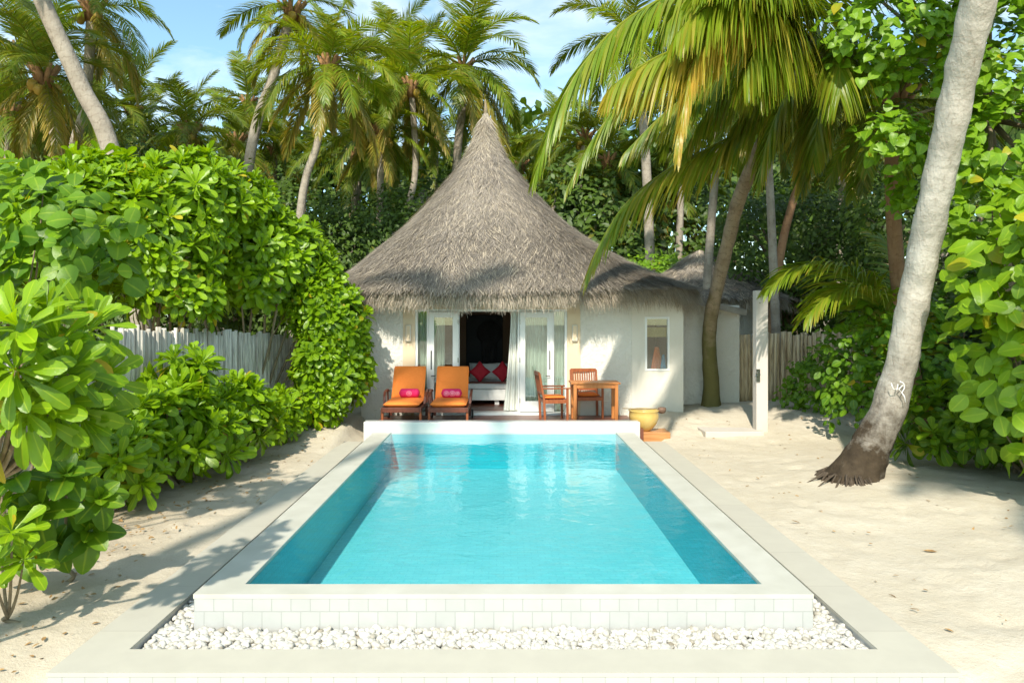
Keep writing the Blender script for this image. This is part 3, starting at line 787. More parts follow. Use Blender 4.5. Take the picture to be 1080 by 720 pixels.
def armchair(wood):
    t = thing('armchair', 'wooden armchair in profile left of the table, orange seat pad', 'chair', (0,0,0), 'wooden armchairs at the table')
    # faces -Y locally, back at +Y
    for s in (-1, 1):
        mb = MB(); mb.box(s*.27-.022, s*.27+.022, -.25, -.205, 0, .64); mb.build('leg', wood, t, bevel=.004)
        mb = MB(); mb.bar((s*.27, .22, 0), (s*.27, .24, .45), .045, .045, up=(0,1,0)); mb.bar((s*.27, .24, .44), (s*.27, .33, .95), .042, .04, up=(0,1,0)); mb.build('leg', wood, t, bevel=.004)
        mb = MB(); mb.box(s*.27-.032, s*.27+.032, -.29, .27, .64, .665); mb.build('armrest', wood, t, bevel=.006)
    mb = MB(); mb.box(-.27, .27, -.24, -.215, .36, .43); mb.box(-.27, .27, .215, .24, .36, .43)
    for s in (-1, 1): mb.box(s*.27-.012, s*.27+.012, -.22, .22, .36, .43)
    for k in range(6): mb.box(-.25, .25, -.2+k*.07, -.15+k*.07, .415, .432)
    mb.build('seat_frame', wood, t, bevel=.003)
    bk = MB(); bk.bar((-.27,.335,.94), (.27,.335,.94), .03, .07); bk.bar((-.27,.265,.55), (.27,.265,.55), .028, .05)
    for k in range(10):
        x = -.225+k*.05; bk.bar((x,.265,.55), (x,.33,.93), .024, .014, up=(0,1,0))
    bk.build('backrest', wood, t, bevel=.003)
    V, Fc = pillow_mesh(.46, .44, .07); V = [(v[0], v[2], v[1]) for v in V]
    o = mesh_np('seat_cushion', np.array(V)+np.array((0,-.0,.468)), Fc, 'orange_fabric', t)
    return t
c1 = armchair('teak_red'); c1.location = (1.00, 14.80, .30); c1.rotation_euler = (0, 0, R(97))
c2 = dup(c1); c2.location = (1.72, 15.24, .30); c2.rotation_euler = (0, 0, R(7))
c2['label'] = 'wooden armchair facing the pool behind the table, slatted back showing'

# ------------------------------------------------------------------ bowl, block, shower
bx, by = P(679, 0, 13.95)[0], 13.95
gb = float(gz(np.array(2.9), np.array(14.0)))
mb = MB(); mb.box(2.54, 3.10, 13.72, 14.22, gb-.05, gb+.18); o = mb.build('wooden_step', 'block_wood', None, bevel=.012)
tag(o, 'low tan wooden step block on the sand under the yellow bowl', 'step')
bowl = thing('water_bowl', 'glazed yellow ceramic water bowl at the pool corner', 'bowl', (bx, by, gb+.18))
prof_b = [(0,.0),(.11,.0),(.13,.015),(.19,.07),(.245,.15),(.272,.23),(.278,.30),(.268,.36),(.285,.375),(.285,.39),(.262,.395),(.25,.375),(.245,.30),(.2,.15),(.1,.06),(0,.05)]
mb = MB(); mb.lathe(prof_b, bx, by, gb+.18, 40); mb.build('bowl_body', 'ceramic', bowl, smooth=True)
mb = MB(); mb.lathe([(0,.33),(.25,.33)], bx, by, gb+.18, 40); mb.build('bowl_water', 'pool_water', bowl)
lad = thing('coconut_ladle', 'coconut shell ladle with thin stick handle lying across the yellow bowl', 'ladle', (bx+.27, by-.05, gb+.58))
mb = MB(); mb.lathe([(.001,-.08),(.05,-.065),(.075,-.03),(.08,.01),(.07,.04),(.062,.035),(.065,0),(.04,-.05),(.001,-.06)], bx+.33, by-.05, gb+.58, 20); mb.build('shell', 'coconut_shell', lad, smooth=True)
mb = MB(); mb.tube([(bx+.30,by-.05,gb+.60),(bx,by-.08,gb+.595),(bx-.42,by-.1,gb+.61)], .010, 8); mb.build('handle', 'branch_bark', lad)
sx_, sy_ = P(801.5, 0, 14.05)[0], 14.05
sh = thing('shower_post', 'tall square white outdoor shower post standing on the sand', 'shower post', (sx_, sy_, .1))
mb = MB(); mb.box(sx_-.11, sx_+.11, sy_-.13, sy_+.09, -.1, 2.86); mb.build('post', 'post_plaster', sh, bevel=.012)
mb = MB(); mb.tube([(sx_-.09,sy_-.13,1.28),(sx_-.09,sy_-.19,1.28)], .035, 14); mb.tube([(sx_-.09,sy_-.17,1.28),(sx_-.16,sy_-.19,1.24)], .014, 8); mb.box(sx_-.112,sx_-.05,sy_-.155,sy_-.131,1.14,1.38)
mb.build('tap', 'metal', sh)
mb = MB(); mb.tube([(sx_-.05,sy_-.13,2.74),(sx_-.05,sy_-.145,2.74)], .018, 12); mb.tube([(sx_-.05,sy_-.13,2.62),(sx_-.05,sy_-.145,2.62)], .010, 12); mb.build('spout', 'metal', sh)
gs = float(gz(np.array(4.3), np.array(14.0)))
mb = MB(); mb.box(3.75, 4.84, 13.72, 14.35, gs-.1, gs+.045); tag(mb.build('shower_slab', 'post_plaster', None, bevel=.01), 'flat pale stone slab on the sand beside the shower post', 'slab')

# ------------------------------------------------------------------ pole fences
def pole_fence(name, label, pts, h0, h1, mat, rad=.035, gap=.0):
    t = thing(name, label, 'fence', (pts[0][0], pts[0][1], 0))
    mb = MB(); tot = 0
    for (a, b) in zip(pts[:-1], pts[1:]):
        a = Vector(a); b = Vector(b); L = (b-a).length; n = int(L/(rad*1.72)); nd = (b-a).normalized()
        for i in range(n):
            p = a + (b-a)*(i/n); r = rad*random.uniform(.7, 1.15); f = i/n
            off = Vector((-nd.y, nd.x))*random.uniform(-.015, .015)
            g0 = float(gz(np.array(p.x), np.array(p.y)))-.05; H = h0+(h1-h0)*f+random.uniform(-.07, .05)
            lean = random.uniform(-.02, .02)
            pp = [(p.x+off.x+lean*s*nd.x+random.uniform(-.004,.004), p.y+off.y+lean*s*nd.y, g0+(H-g0)*s) for s in (0,.25,.5,.75,1)]
            mb.tube(pp, [r*k_ for k_ in (1.05,1.02,.98,.95,.9)], 7, c=random.random())
    mb.build('poles', mat, t, smooth=True)
    mb = MB()
    for zz in (.5, 1.55):
        for (a, b) in zip(pts[:-1], pts[1:]):
            d = (Vector(b)-Vector(a)).normalized(); o_ = Vector((-d.y, d.x))*.07
            mb.bar((a[0]+o_.x, a[1]+o_.y, zz), (b[0]+o_.x, b[1]+o_.y, zz), .04, .06)
    mb.build('rail', mat, t)
pole_fence('pole_fence', 'weathered grey fence of upright poles behind the hedge plants on the left', [(-6.2,5.8), (-5.25,9.9), (-4.35,15.3)], 2.24, 1.98, 'grey_poles', .042)
pole_fence('pole_fence', 'tan fence of upright sticks between the annex and the bushes on the right', [(5.4,17.0), (6.6,17.3), (8.6,17.3), (10.5,16.2)], 1.98, 2.02, 'tan_poles', .055)

# ------------------------------------------------------------------ leaf engine
def spline(pts, n=24):
    pts = [Vector(p) for p in pts]; P_ = [pts[0]*2-pts[1]]+pts+[pts[-1]*2-pts[-2]]; out = []
    m = len(pts)-1
    for i in range(n+1):
        t = i/n*m; k = min(int(t), m-1); f = t-k; a, b, c, d = P_[k:k+4]
        out.append(.5*((2*b)+(c-a)*f+(2*a-5*b+4*c-d)*f*f+(3*b-a-3*c+d)*f**3))
    return out
def unit(a): return a/(np.linalg.norm(a, axis=-1, keepdims=True)+1e-9)
PROF = {
 'obovate': [(0,.10),(.2,.22),(.42,.48),(.62,.80),(.80,1.0),(.93,.78),(1,.22)],
 'heart': [(0,.35),(.06,.85),(.22,1.0),(.45,.93),(.68,.66),(.87,.30),(1,.03)],
 'round': [(0,.15),(.12,.62),(.35,.98),(.58,1.0),(.8,.72),(.93,.42),(1,.1)],
 'ellip': [(0,.1),(.35,.95),(.7,.8),(1,.08)],
}
def leaf_geo(pos, d, nrm, L, W, bend, fold, tint, age, prof='obovate', curl=0.0):
    N = len(pos); d = unit(d); nrm = unit(nrm - d*(nrm*d).sum(1, keepdims=True)); s = np.cross(d, nrm)
    pr = PROF[prof]; K = len(pr); rows = []; cols = []
    for u, w in pr:
        c = pos + d*(L*u*(1-.25*np.abs(bend)*u))[:,None] - nrm*(bend*L*u*u)[:,None]
        ww = (W*w*.5)[:,None]; up = nrm*(fold[:,None]*ww)
        wav = nrm*(.10*ww*math.sin(u*9))
        rows += [c-s*ww+up+wav, c, c+s*ww+up-wav]
        for e_ in (1., 0., 1.): cols.append(np.stack([tint, age*(.4+.6*u), np.full(N, e_)], 1))
    V = np.stack(rows, 1).reshape(-1, 3); C = np.stack(cols, 1).reshape(-1, 3)
    f = []
    for k in range(K-1): b = 3*k; f += [[b, b+1, b+4, b+3], [b+1, b+2, b+5, b+4]]
    f = np.array(f); Fc = ((np.arange(N)*(3*K))[:,None,None]+f[None]).reshape(-1, 4)
    return V, Fc, C
def rosettes(P0, A, L, m=14, tint0=.5, oldp=.02, wr=.36, prof='obovate', spread=.9):
    N = len(P0); A = unit(A)
    ref = np.where(np.abs(A[:,2:3]) < .9, np.array([[0,0,1.]]), np.array([[1.,0,0]]))
    t1 = unit(np.cross(A, ref)); t2 = np.cross(A, t1)
    pos=[];D=[];Nn=[];LL=[];WW=[];be=[];ti=[];ag=[]
    ph0 = rng.random(N)*6.28; rt = rng.normal(tint0, .22, N)
    for j in range(m):
        f = j/(m-1); th = (1.35-f*1.55*spread) + rng.normal(0, .14, N); ph = ph0+j*2.399+rng.normal(0, .15, N)
        rad = t1*np.cos(ph)[:,None]+t2*np.sin(ph)[:,None]
        D.append(A*np.sin(th)[:,None]+rad*np.cos(th)[:,None]); Nn.append(A*np.cos(th)[:,None]-rad*np.sin(th)[:,None])
        pos.append(P0 + A*((1-f)*.10-.05)[:,None]*L[:,None]*1.2 if False else P0 + A*(((1-f)*.12-.08)*L*2)[:,None] + rad*(.02*L)[:,None])
        l = L*(.55+.5*min(1, f*1.6))*rng.uniform(.85, 1.15, N); LL.append(l); WW.append(l*wr*rng.uniform(.85, 1.15, N))
        be.append(rng.normal(.16+.22*f, .10, N)); ti.append(np.clip(rt+.30*(1-f)-.12+rng.normal(0, .12, N), 0, 1))
        ag.append((rng.random(N) < oldp*(0.2+2*f*(f > .8)))*rng.uniform(.6, 1, N))
    c = np.concatenate
    fold = rng.uniform(.1, .35, N*m)
    return leaf_geo(c(pos), c(D), c(Nn), c(LL), c(WW), c(be), fold, c(ti), c(ag), prof)
def blob_points(blobs, n, zmin=-.6, back=.5, jit=(.80, 1.06)):
    B = np.array(blobs, float); w = (B[:,3]*B[:,4]+B[:,3]*B[:,5]+B[:,4]*B[:,5]); w /= w.sum()
    out=[]; dirs=[]; tot=0
    while tot < n:
        k = rng.choice(len(B), n*2, p=w); d = unit(rng.normal(size=(n*2, 3)))
        keep = (d[:,2] > zmin) & (d[:,1] < back); k = k[keep]; d = d[keep]
        lump = np.array([noise.noise((a*2+b*3.1, c_*2, e_*2)) for a, b, c_, e_ in zip(d[:,0], k, d[:,1], d[:,2])])
        p = B[k,:3]+d*B[k,3:]*(rng.uniform(*jit, len(k))+.22*lump)[:,None]
        inside = np.zeros(len(p), bool)
        for b in B: inside |= ((((p-b[:3])/b[3:])**2).sum(1) < .62)
        p = p[~inside]; dd = unit(d[~inside]/B[k[~inside],3:]); out.append(p); dirs.append(dd); tot += len(p)
        if len(p) == 0: break
    return np.concatenate(out)[:n], np.concatenate(dirs)[:n]
def inner_fill(blobs, n, L, lo=.25, hi=.78):
    B = np.array(blobs, float); w = B[:,3]*B[:,4]*B[:,5]; w /= w.sum(); k = rng.choice(len(B), n, p=w)
    d = unit(rng.normal(size=(n, 3))); p = B[k,:3]+d*B[k,3:]*rng.uniform(lo, hi, n)[:,None]
    return p
def branches(parent, base, tips, r0=.035, mat='branch_bark'):
    mb = MB(); base = Vector(base)
    for t in tips:
        t = Vector(t); b = base+Vector((random.uniform(-.25,.25), random.uniform(-.25,.25), 0)); m = b.lerp(t, .5)+Vector((random.uniform(-.2,.2), random.uniform(-.2,.2), random.uniform(.0,.3)))
        pts = [(b*(1-u)*(1-u)+m*2*u*(1-u)+t*u*u) for u in np.linspace(0, 1, 8)]
        mb.tube(pts, [r0*(1-.75*u) for u in np.linspace(0, 1, 8)], 6)
    mb.build('branches', mat, parent, smooth=True)
def rosette_bush(name, label, cat, group, blobs, n, L, base, mat='naupaka_leaf', tint=.5, m=16, oldp=.035, fill=600, nb=14, back=.5, upw=.45, wr=.33, zlow=.12):
    t = thing(name, label, cat, base, group)
    p, d = blob_points(blobs, n, back=back)
    keep = p[:,2] > zlow; p = p[keep]; d = d[keep]
    A = unit(d + np.array([[-.12, -.20, upw]]) + rng.normal(0, .2, d.shape))
    Ls = L*rng.uniform(.75, 1.2, len(p))
    V, Fc, C = rosettes(p, A, Ls, m, tint, oldp, wr)
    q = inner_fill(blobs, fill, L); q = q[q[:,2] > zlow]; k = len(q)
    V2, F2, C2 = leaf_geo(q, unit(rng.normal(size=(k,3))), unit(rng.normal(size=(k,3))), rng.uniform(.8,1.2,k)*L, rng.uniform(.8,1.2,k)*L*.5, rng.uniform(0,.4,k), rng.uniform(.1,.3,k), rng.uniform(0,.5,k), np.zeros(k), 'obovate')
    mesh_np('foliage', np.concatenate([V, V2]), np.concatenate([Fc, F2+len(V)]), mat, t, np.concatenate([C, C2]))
    idx = rng.choice(len(p), min(nb, len(p)), replace=False)
    branches(t, base, [tuple(p[i]-A[i]*.05) for i in idx])
    return t
def leaf_bush(name, label, cat, group, blobs, n, L, base, mat, tint=.5, prof='heart', wr=.9, oldp=.01, back=.5, zlow=.1, nb=10, trunk=None, droop=.5, shell=(.55,1.08), zmin=-.7, crown='foliage', spread=.28, per=7):
    t = thing(name, label, cat, base, group)
    nc = max(1, n//per); p, d = blob_points(blobs, nc, back=back, zmin=zmin, jit=shell)
    cen = np.repeat(p, per, 0); dd = np.repeat(d, per, 0); N = len(cen)
    pos = cen + rng.normal(0, spread*L*2.2, (N, 3)); keep = pos[:,2] > zlow; pos = pos[keep]; dd = dd[keep]; N = len(pos)
    nrm = unit(dd*.6 + np.array([[-.15,-.45,.75]]) + rng.normal(0, .35, (N,3)))
    dr = unit(np.cross(nrm, rng.normal(size=(N,3))) + np.array([[0,-.1,-droop]]) + .3*dd)
    ct = np.repeat(rng.normal(tint, .18, nc), per)[keep]
    l = L*rng.uniform(.6, 1.2, N)
    V, Fc, C = leaf_geo(pos, dr, nrm, l, l*wr*rng.uniform(.85,1.1,N), rng.uniform(0,.35,N), rng.uniform(.0,.3,N), np.clip(ct+rng.normal(0,.12,N),0,1), (rng.random(N) < oldp)*rng.uniform(.6,1,N), prof)
    mesh_np(crown, V, Fc, mat, t, C)
    idx = rng.choice(len(p), min(nb, len(p)), replace=False)
    if trunk:
        mb = MB(); mb.tube(trunk[0], trunk[1], 10); mb.build('trunk', 'branch_bark', t, smooth=True)
        top = Vector(trunk[0][-1]); mb = MB()
        for i in idx: 
            m_ = top.lerp(Vector(p[i]), .5)+Vector((0,0,.2)); mb.tube([top, m_, Vector(p[i])], [trunk[1][-1]*.8, trunk[1][-1]*.45, .01], 6)
        mb.build('limbs', 'branch_bark', t, smooth=True)
    else: branches(t, base, [tuple(p[i]) for i in idx], r0=.02)
    return t

G1 = 'tall naupaka shrubs rising over the left fence'
rosette_bush('naupaka_shrub', 'tall bright green shrub over the fence in the middle of the left hedge', 'shrub', G1,
    [(-5.85,11.9,3.5,1.15,.9,1.25),(-5.35,12.3,4.2,.9,.8,.85),(-6.2,11.4,3.7,1.0,.8,1.1),(-5.3,11.8,2.75,.6,.6,.55)], 330, .31, (-5.9,12.4,0), tint=.62, nb=12, fill=900)
rosette_bush('naupaka_shrub', 'tall bright green shrub over the fence, sloping down toward the villa roof', 'shrub', G1,
    [(-4.85,13.9,3.5,1.0,.9,1.2),(-4.3,14.5,3.4,.8,.8,.8),(-5.1,13.6,4.3,.8,.8,.75),(-3.75,14.7,2.75,.6,.6,.7),(-4.75,13.9,2.9,.55,.5,.5)], 330, .30, (-5.0,14.3,0), tint=.56, nb=12, fill=900)
rosette_bush('naupaka_shrub', 'tall bright green shrub over the fence behind the big-leaved plants at far left', 'shrub', G1,
    [(-6.9,10.3,3.2,1.1,.9,1.2),(-7.8,9.7,3.2,1.1,.9,1.2),(-6.6,10.9,3.7,.9,.8,.85),(-7.2,10.4,3.7,.8,.7,.75)], 320, .31, (-7.2,10.8,0), tint=.55, nb=12, fill=900)
rosette_bush('naupaka_shrub', 'leafy green shrub reaching down to the deck at the villa left corner', 'shrub', 'green shrubs between the left fence and the deck',
    [(-3.3,14.5,2.1,.55,.5,.85),(-3.35,14.4,1.2,.6,.5,.8),(-3.05,14.6,1.35,.38,.4,.6),(-3.6,14.4,2.5,.5,.55,.75),(-3.5,14.2,.75,.35,.4,.5),(-3.55,14.2,1.5,.4,.5,.8)], 300, .27, (-3.6,14.7,.1), tint=.42, nb=16, fill=800)
G2 = 'low naupaka shrubs growing in front of the left fence'
rosette_bush('naupaka_shrub', 'low shrub before the fence leaning over the sand, largest of the low row', 'shrub', G2,
    [(-4.5,10.0,.85,.5,.6,.6),(-4.55,10.5,1.45,.40,.4,.40),(-4.25,10.6,.65,.42,.5,.5)], 62, .33, (-4.6,10.4,0), tint=.6, m=18, fill=160, oldp=.05, wr=.31)
rosette_bush('naupaka_shrub', 'low shrub before the fence, next along toward the villa from the largest', 'shrub', G2,
    [(-4.2,11.7,.75,.42,.5,.6),(-4.1,12.1,.6,.4,.4,.45)], 44, .31, (-4.3,11.9,0), tint=.6, m=18, fill=120, oldp=.05, wr=.31)
rosette_bush('naupaka_shrub', 'smallest low shrub at the foot of the fence, nearest the villa', 'shrub', G2,
    [(-4.0,13.2,.62,.36,.4,.4)], 22, .27, (-4.05,13.3,.05), tint=.5, m=16, fill=60, oldp=.05, wr=.31)
rosette_bush('naupaka_shrub', 'low shrub beside the dark broad leaves, nearest the camera of the low row', 'shrub', G2,
    [(-4.6,8.9,.6,.42,.5,.5),(-4.75,9.2,.95,.35,.35,.35)], 42, .31, (-4.7,9.1,0), tint=.5, m=17, fill=120, oldp=.06, wr=.31)
# near left
G3 = 'large-leaved plants at the left edge'
def manual_rosettes(name, label, cat, group, pts, L, base, mat, tint, m, wr, oldp=.05, prof='obovate', spread=.9, stem=None):
    t = thing(name, label, cat, base, group)
    p = np.array([P(*q[:3]) for q in pts]); A = np.array([q[3] for q in pts], float)
    V, Fc, C = rosettes(p, A, L*rng.uniform(.85,1.15,len(p)), m, tint, oldp, wr, prof, spread)
    mesh_np('foliage', V, Fc, mat, t, C)
    mb = MB()
    for q, a in zip(p, unit(A)):
        s = Vector(stem[0]); e_ = Vector(q)-Vector(a)*.02; m_ = s.lerp(e_, .5)+Vector((random.uniform(-.05,.05), 0, -.12))
        pts_ = [(s*(1-u)*(1-u)+m_*2*u*(1-u)+e_*u*u) for u in np.linspace(0,1,8)]
        mb.tube(pts_, [stem[1]*(1-.55*u) for u in np.linspace(0,1,8)], 7)
    mb.tube([tuple(v_) for v_ in spline([base, Vector(base).lerp(Vector(stem[0]), .35)+Vector((.10,.02,0)), Vector(base).lerp(Vector(stem[0]), .7)+Vector((-.05,.03,0)), stem[0]], 12)], stem[1]*1.1, 7)
    mb.build('stems', 'branch_bark', t, smooth=True)
    return t
manual_rosettes('big_leaf_shrub', 'very large glossy leaf rosettes on curved stems at the left edge, nearest the camera', 'shrub', G3,
    [(72,392,4.5,(.3,-.5,.55)), (20,345,4.3,(-.2,-.6,.7)), (95,345,5.0,(.4,-.3,.8)), (25,430,4.35,(0,-.7,.2)), (85,440,4.7,(.5,-.5,.0)), (-25,390,4.3,(-.4,-.5,.5)), (50,330,4.9,(0,-.3,.9)), (-10,450,4.5,(-.2,-.6,.1)), (60,360,4.6,(.2,-.8,.4)), (15,390,4.2,(.1,-.9,.3)), (105,400,4.9,(.6,-.6,.2)), (55,425,4.5,(.1,-.9,0)), (-5,340,4.6,(-.1,-.7,.6))],
    .33, (-4.0,5.0,0), 'naupaka_leaf', .45, 26, .26, .07, stem=(P(-5,505,4.75), .020))
manual_rosettes('big_leaf_shrub', 'dark low plant with broad oval leaves under the large rosettes', 'shrub', G3,
    [(70,500,5.9,(.2,-.5,.6)), (105,525,6.1,(.4,-.5,.4)), (40,540,5.8,(.0,-.6,.5)), (95,560,6.2,(.3,-.5,.3)), (15,500,5.7,(-.2,-.4,.8)), (60,570,6.1,(.0,-.6,.3)), (20,580,6.1,(0,-.5,.5))],
    .28, (-3.9,6.5,0), 'broad_leaf', .12, 12, .60, .03, 'round', 1.0, stem=((-3.8,6.4,.3), .018))
manual_rosettes('big_leaf_shrub', 'small bright leaf rosettes low in the bottom left corner', 'shrub', G3,
    [(12,560,5.3,(.2,-.5,.8)), (25,590,5.4,(.4,-.5,.6)), (-10,600,5.3,(0,-.5,.6)), (0,540,5.6,(0,-.3,.9))],
    .24, (-3.75,5.6,0), 'naupaka_leaf', .45, 16, .34, .03, stem=((-3.72,5.55,.12), .014))
leaf_bush('sea_hibiscus', 'shrub with pale round leaves above the big rosettes at the left edge', 'shrub', None,
    [(-4.1,6.6,3.05,.75,.6,.55),(-4.8,6.8,3.1,.8,.7,.6),(-4.45,6.7,2.6,.6,.5,.4),(-3.75,6.9,2.75,.4,.4,.35)], 520, .175, (-5.0,7.2,0), 'heart_leaf', .45, 'round', .92, .01, nb=14)

# right side
leaf_bush('big_leaf_shrub', 'shrub with large bright oval leaves along the right edge beside the leaning palm', 'shrub', None,
    [(6.7,8.9,2.7,.85,.8,1.0),(6.5,8.9,1.75,.72,.7,.8),(7.2,8.8,2.2,.9,.9,1.4),(6.55,9.0,3.25,.6,.6,.5),(6.75,8.7,1.2,.6,.6,.6),(6.9,8.9,3.6,.7,.6,.5)], 1500, .28, (7.0,9.3,0), 'broad_leaf', .75, 'round', .66, .03, nb=16, spread=.30)
leaf_bush('sea_hibiscus_tree', 'sea hibiscus tree with heart-shaped leaves and a few orange ones in the top right corner', 'tree', None,
    [(*P(935,25,10.4),.75,.5,.55),(*P(905,70,10.8),.45,.4,.4),(*P(940,150,10.6),.42,.35,.38),(*P(975,60,10.8),.7,.5,.7),(*P(1065,50,10.2),1.0,.6,1.0),(*P(1060,160,10.2),.8,.6,.8),(*P(1050,235,10.0),.6,.5,.5),(*P(975,190,11.5),.5,.4,.5),(*P(960,-60,10.8),1.2,.7,.8),(*P(1110,120,10.6),1.2,.9,1.6)], 5200, .16, (8.2,12.0,0), 'heart_leaf', .75, 'heart', .95, .02,
    trunk=([(8.2,12,0),(8.1,11.8,2.0),(7.8,11.6,3.8),(7.4,11.3,5.4)], [.16,.14,.11,.07]), nb=22)
leaf_bush('green_bush', 'dense small-leaved bush behind the leaning palm at the sand edge', 'bush', 'dense green bushes at the right sand edge',
    [(7.3,12.6,1.3,1.2,.9,1.3),(8.4,12.3,1.8,1.2,1.0,1.7),(6.6,13.4,1.4,.8,.8,1.2),(9.6,11.2,1.8,1.2,1.2,1.8)], 3600, .15, (7.8,13.0,0), 'heart_leaf', .28, 'round', .75, .006, nb=14)
leaf_bush('green_bush', 'low bright bush in front of the stick fence', 'bush', 'dense green bushes at the right sand edge',
    [(6.75,15.6,.9,.65,.6,.75),(7.6,15.4,1.0,.9,.7,1.0),(8.0,15.0,1.8,.8,.7,.9),(6.2,15.9,.5,.35,.4,.35)], 3000, .12, (7.4,15.9,.2), 'heart_leaf', .5, 'round', .7, .006, nb=14, zlow=.25)
rosette_bush('big_leaf_shrub', 'shaded low shrub on the sand under the right edge leaves', 'shrub', None,
    [(7.4,10.5,.75,.9,.6,.7),(8.2,10.0,.9,.8,.7,.9),(6.8,11.2,.7,.7,.6,.65)], 110, .30, (7.6,10.7,0), 'broad_leaf', .25, 13, .02, 400, 12, wr=.45)

# ------------------------------------------------------------------ palms
def frond_geo(path, Lmax, hang=.6, nleaf=52, tint=.5, age=.1, width=.045, seed=0, start=.14, spread=.75, fwd=.55, agespread=.2, sidebias=0, rise=.12, hang0=0.0):
    """path: Kx3 points of the midrib from the crown outward. Returns leaflet V,F,C"""
    r = np.random.default_rng(seed)
    path = np.array(path, float); seg = np.linalg.norm(np.diff(path, axis=0), axis=1); s = np.concatenate([[0], np.cumsum(seg)]); s /= s[-1]
    u = np.linspace(start, .995, nleaf); u = np.concatenate([u, u+r.normal(0,.003,nleaf)]); u = np.clip(u, start, .998)
    sd = np.concatenate([np.ones(nleaf), -np.ones(nleaf)])
    pos = np.stack([np.interp(u, s, path[:,i]) for i in range(3)], 1)
    p2 = np.stack([np.interp(np.clip(u+.03,0,1), s, path[:,i]) for i in range(3)], 1); p1 = np.stack([np.interp(np.clip(u-.03,0,1), s, path[:,i]) for i in range(3)], 1)
    T = unit(p2-p1); up = np.array([[0,0,1.]]); side = unit(np.cross(T, up)+1e-6)
    # steep fronds: keep a stable side vector
    hz = unit(np.array([[path[-1,0]-path[0,0], path[-1,1]-path[0,1], 0]])+1e-6); s0 = np.cross(hz, up); side = unit(side*.3+s0*.7)
    nr = unit(np.cross(side, T))
    f = fwd + .6*u**2
    d0 = unit(side*(sd*spread)[:,None] + T*f[:,None] + nr*rise + r.normal(0,.07,pos.shape))
    prof = np.interp(u, [0,.14,.3,.55,.8,1], [.45,.55,.9,1,.72,.30])
    L = Lmax*prof*r.uniform(.85,1.1,len(u))
    h = np.clip(hang*r.uniform(.75,1.25,len(u)), 0, 4)
    g = np.array([[0,0,-1.]]); rows=[]; cols=[]; c = pos.copy(); K = 5
    tt = np.clip(r.normal(tint,.15,len(u)),0,1); aa = np.clip(age+r.normal(0,agespread,len(u))*(age > .02),0,1)
    tw = r.normal(0,.25,len(u))
    for k in range(K):
        w_ = k/(K-1); dk = unit(d0+g*(h*(hang0+w_*1.5))[:,None])
        s_ = unit(T-dk*(T*dk).sum(1, keepdims=True)); n_ = np.cross(dk, s_); s_ = unit(s_*np.cos(tw)[:,None]+n_*np.sin(tw)[:,None])
        w = width*[.55,1,.95,.65,.12][k]
        rows += [c-s_*w/2, c+s_*w/2]
        ag = np.clip(aa*(.55+.9*w_), 0, 1)
        for e_ in (1., .5): cols.append(np.stack([tt, ag, np.full(len(u), e_)], 1))
        c = c+dk*(L/(K-1))[:,None]
    V = np.stack(rows,1).reshape(-1,3); C = np.stack(cols,1).reshape(-1,3)
    f_ = np.array([[2*k,2*k+1,2*k+3,2*k+2] for k in range(K-1)])
    Fc = ((np.arange(len(u))*2*K)[:,None,None]+f_[None]).reshape(-1,4)
    return V, Fc, C
def tube_np(path, r0, r1, n=6):
    mb = MB(); m = len(path); mb.tube([tuple(p) for p in path], [r0+(r1-r0)*i/(m-1) for i in range(m)], n, cap=False)
    return np.array(mb.v), np.array(mb.f)
def frond_mesh(name, path, Lmax, mat, r0=.035, **kw):
    V, Fc, C = frond_geo(path, Lmax, **kw)
    V2, F2 = tube_np(path, r0, .006)
    Vv = np.concatenate([V, V2]); Ff = np.concatenate([Fc, F2+len(V)]); Cc = np.concatenate([C, np.tile([[.9,.25,1.]], (len(V2),1))])
    me = bpy.data.meshes.new(name); n = len(Ff)
    me.vertices.add(len(Vv)); me.vertices.foreach_set('co', Vv.astype(np.float32).ravel())
    me.loops.add(n*4); me.loops.foreach_set('vertex_index', Ff.astype(np.int32).ravel())
    me.polygons.add(n); me.polygons.foreach_set('loop_start', np.arange(0,n*4,4,dtype=np.int32)); me.update(calc_edges=True)
    a = me.color_attributes.new('Col','FLOAT_COLOR','POINT'); c4 = np.ones((len(Vv),4),dtype=np.float32); c4[:,:3] = Cc; a.data.foreach_set('color', c4.ravel())
    me.polygons.foreach_set('use_smooth', np.ones(n, dtype=bool)); me.materials.append(MATS[mat]); me.validate(); return me
LIB = {}
def lib(e0, kind, var):
    """unit-ish frond, length 4, in local XZ plane starting elevation e0"""
    key = (e0, kind, var)
    if key not in LIB:
        r = random.Random(hash((e0, var, 5)) & 0xffff); K = 15; L = 4.0; p = np.zeros(3); path = [p.copy()]
        bendT = {85: 50, 65: 85, 42: 95, 18: 85, -8: 70, -40: 42, -68: 20}[e0]*r.uniform(.8, 1.2); yaw = r.uniform(-.25, .25)
        for i in range(K):
            s = (i+.5)/K; a = R(e0-bendT*s**1.25); y = yaw*s
            p = p+np.array((math.cos(a)*math.cos(y), math.cos(a)*math.sin(y), math.sin(a)))*L/K; path.append(p.copy())
        age = {'n': .03, 'y': .12, 'o': .6}[kind]; hang = .30+.35*(e0 < 30)+.3*(e0 < 0)
        LIB[key] = frond_mesh('frond', path, 1.05, 'palm_leaf_bright' if kind == 'y' else 'palm_leaf', hang=hang, age=age, tint=.5+.25*(e0 > 10), nleaf=78, width=.045, seed=abs(hash(key)) % 9999, spread=.8 if e0 > -30 else .5)
    return LIB[key]
PG = 'coconut palms behind and around the villa'
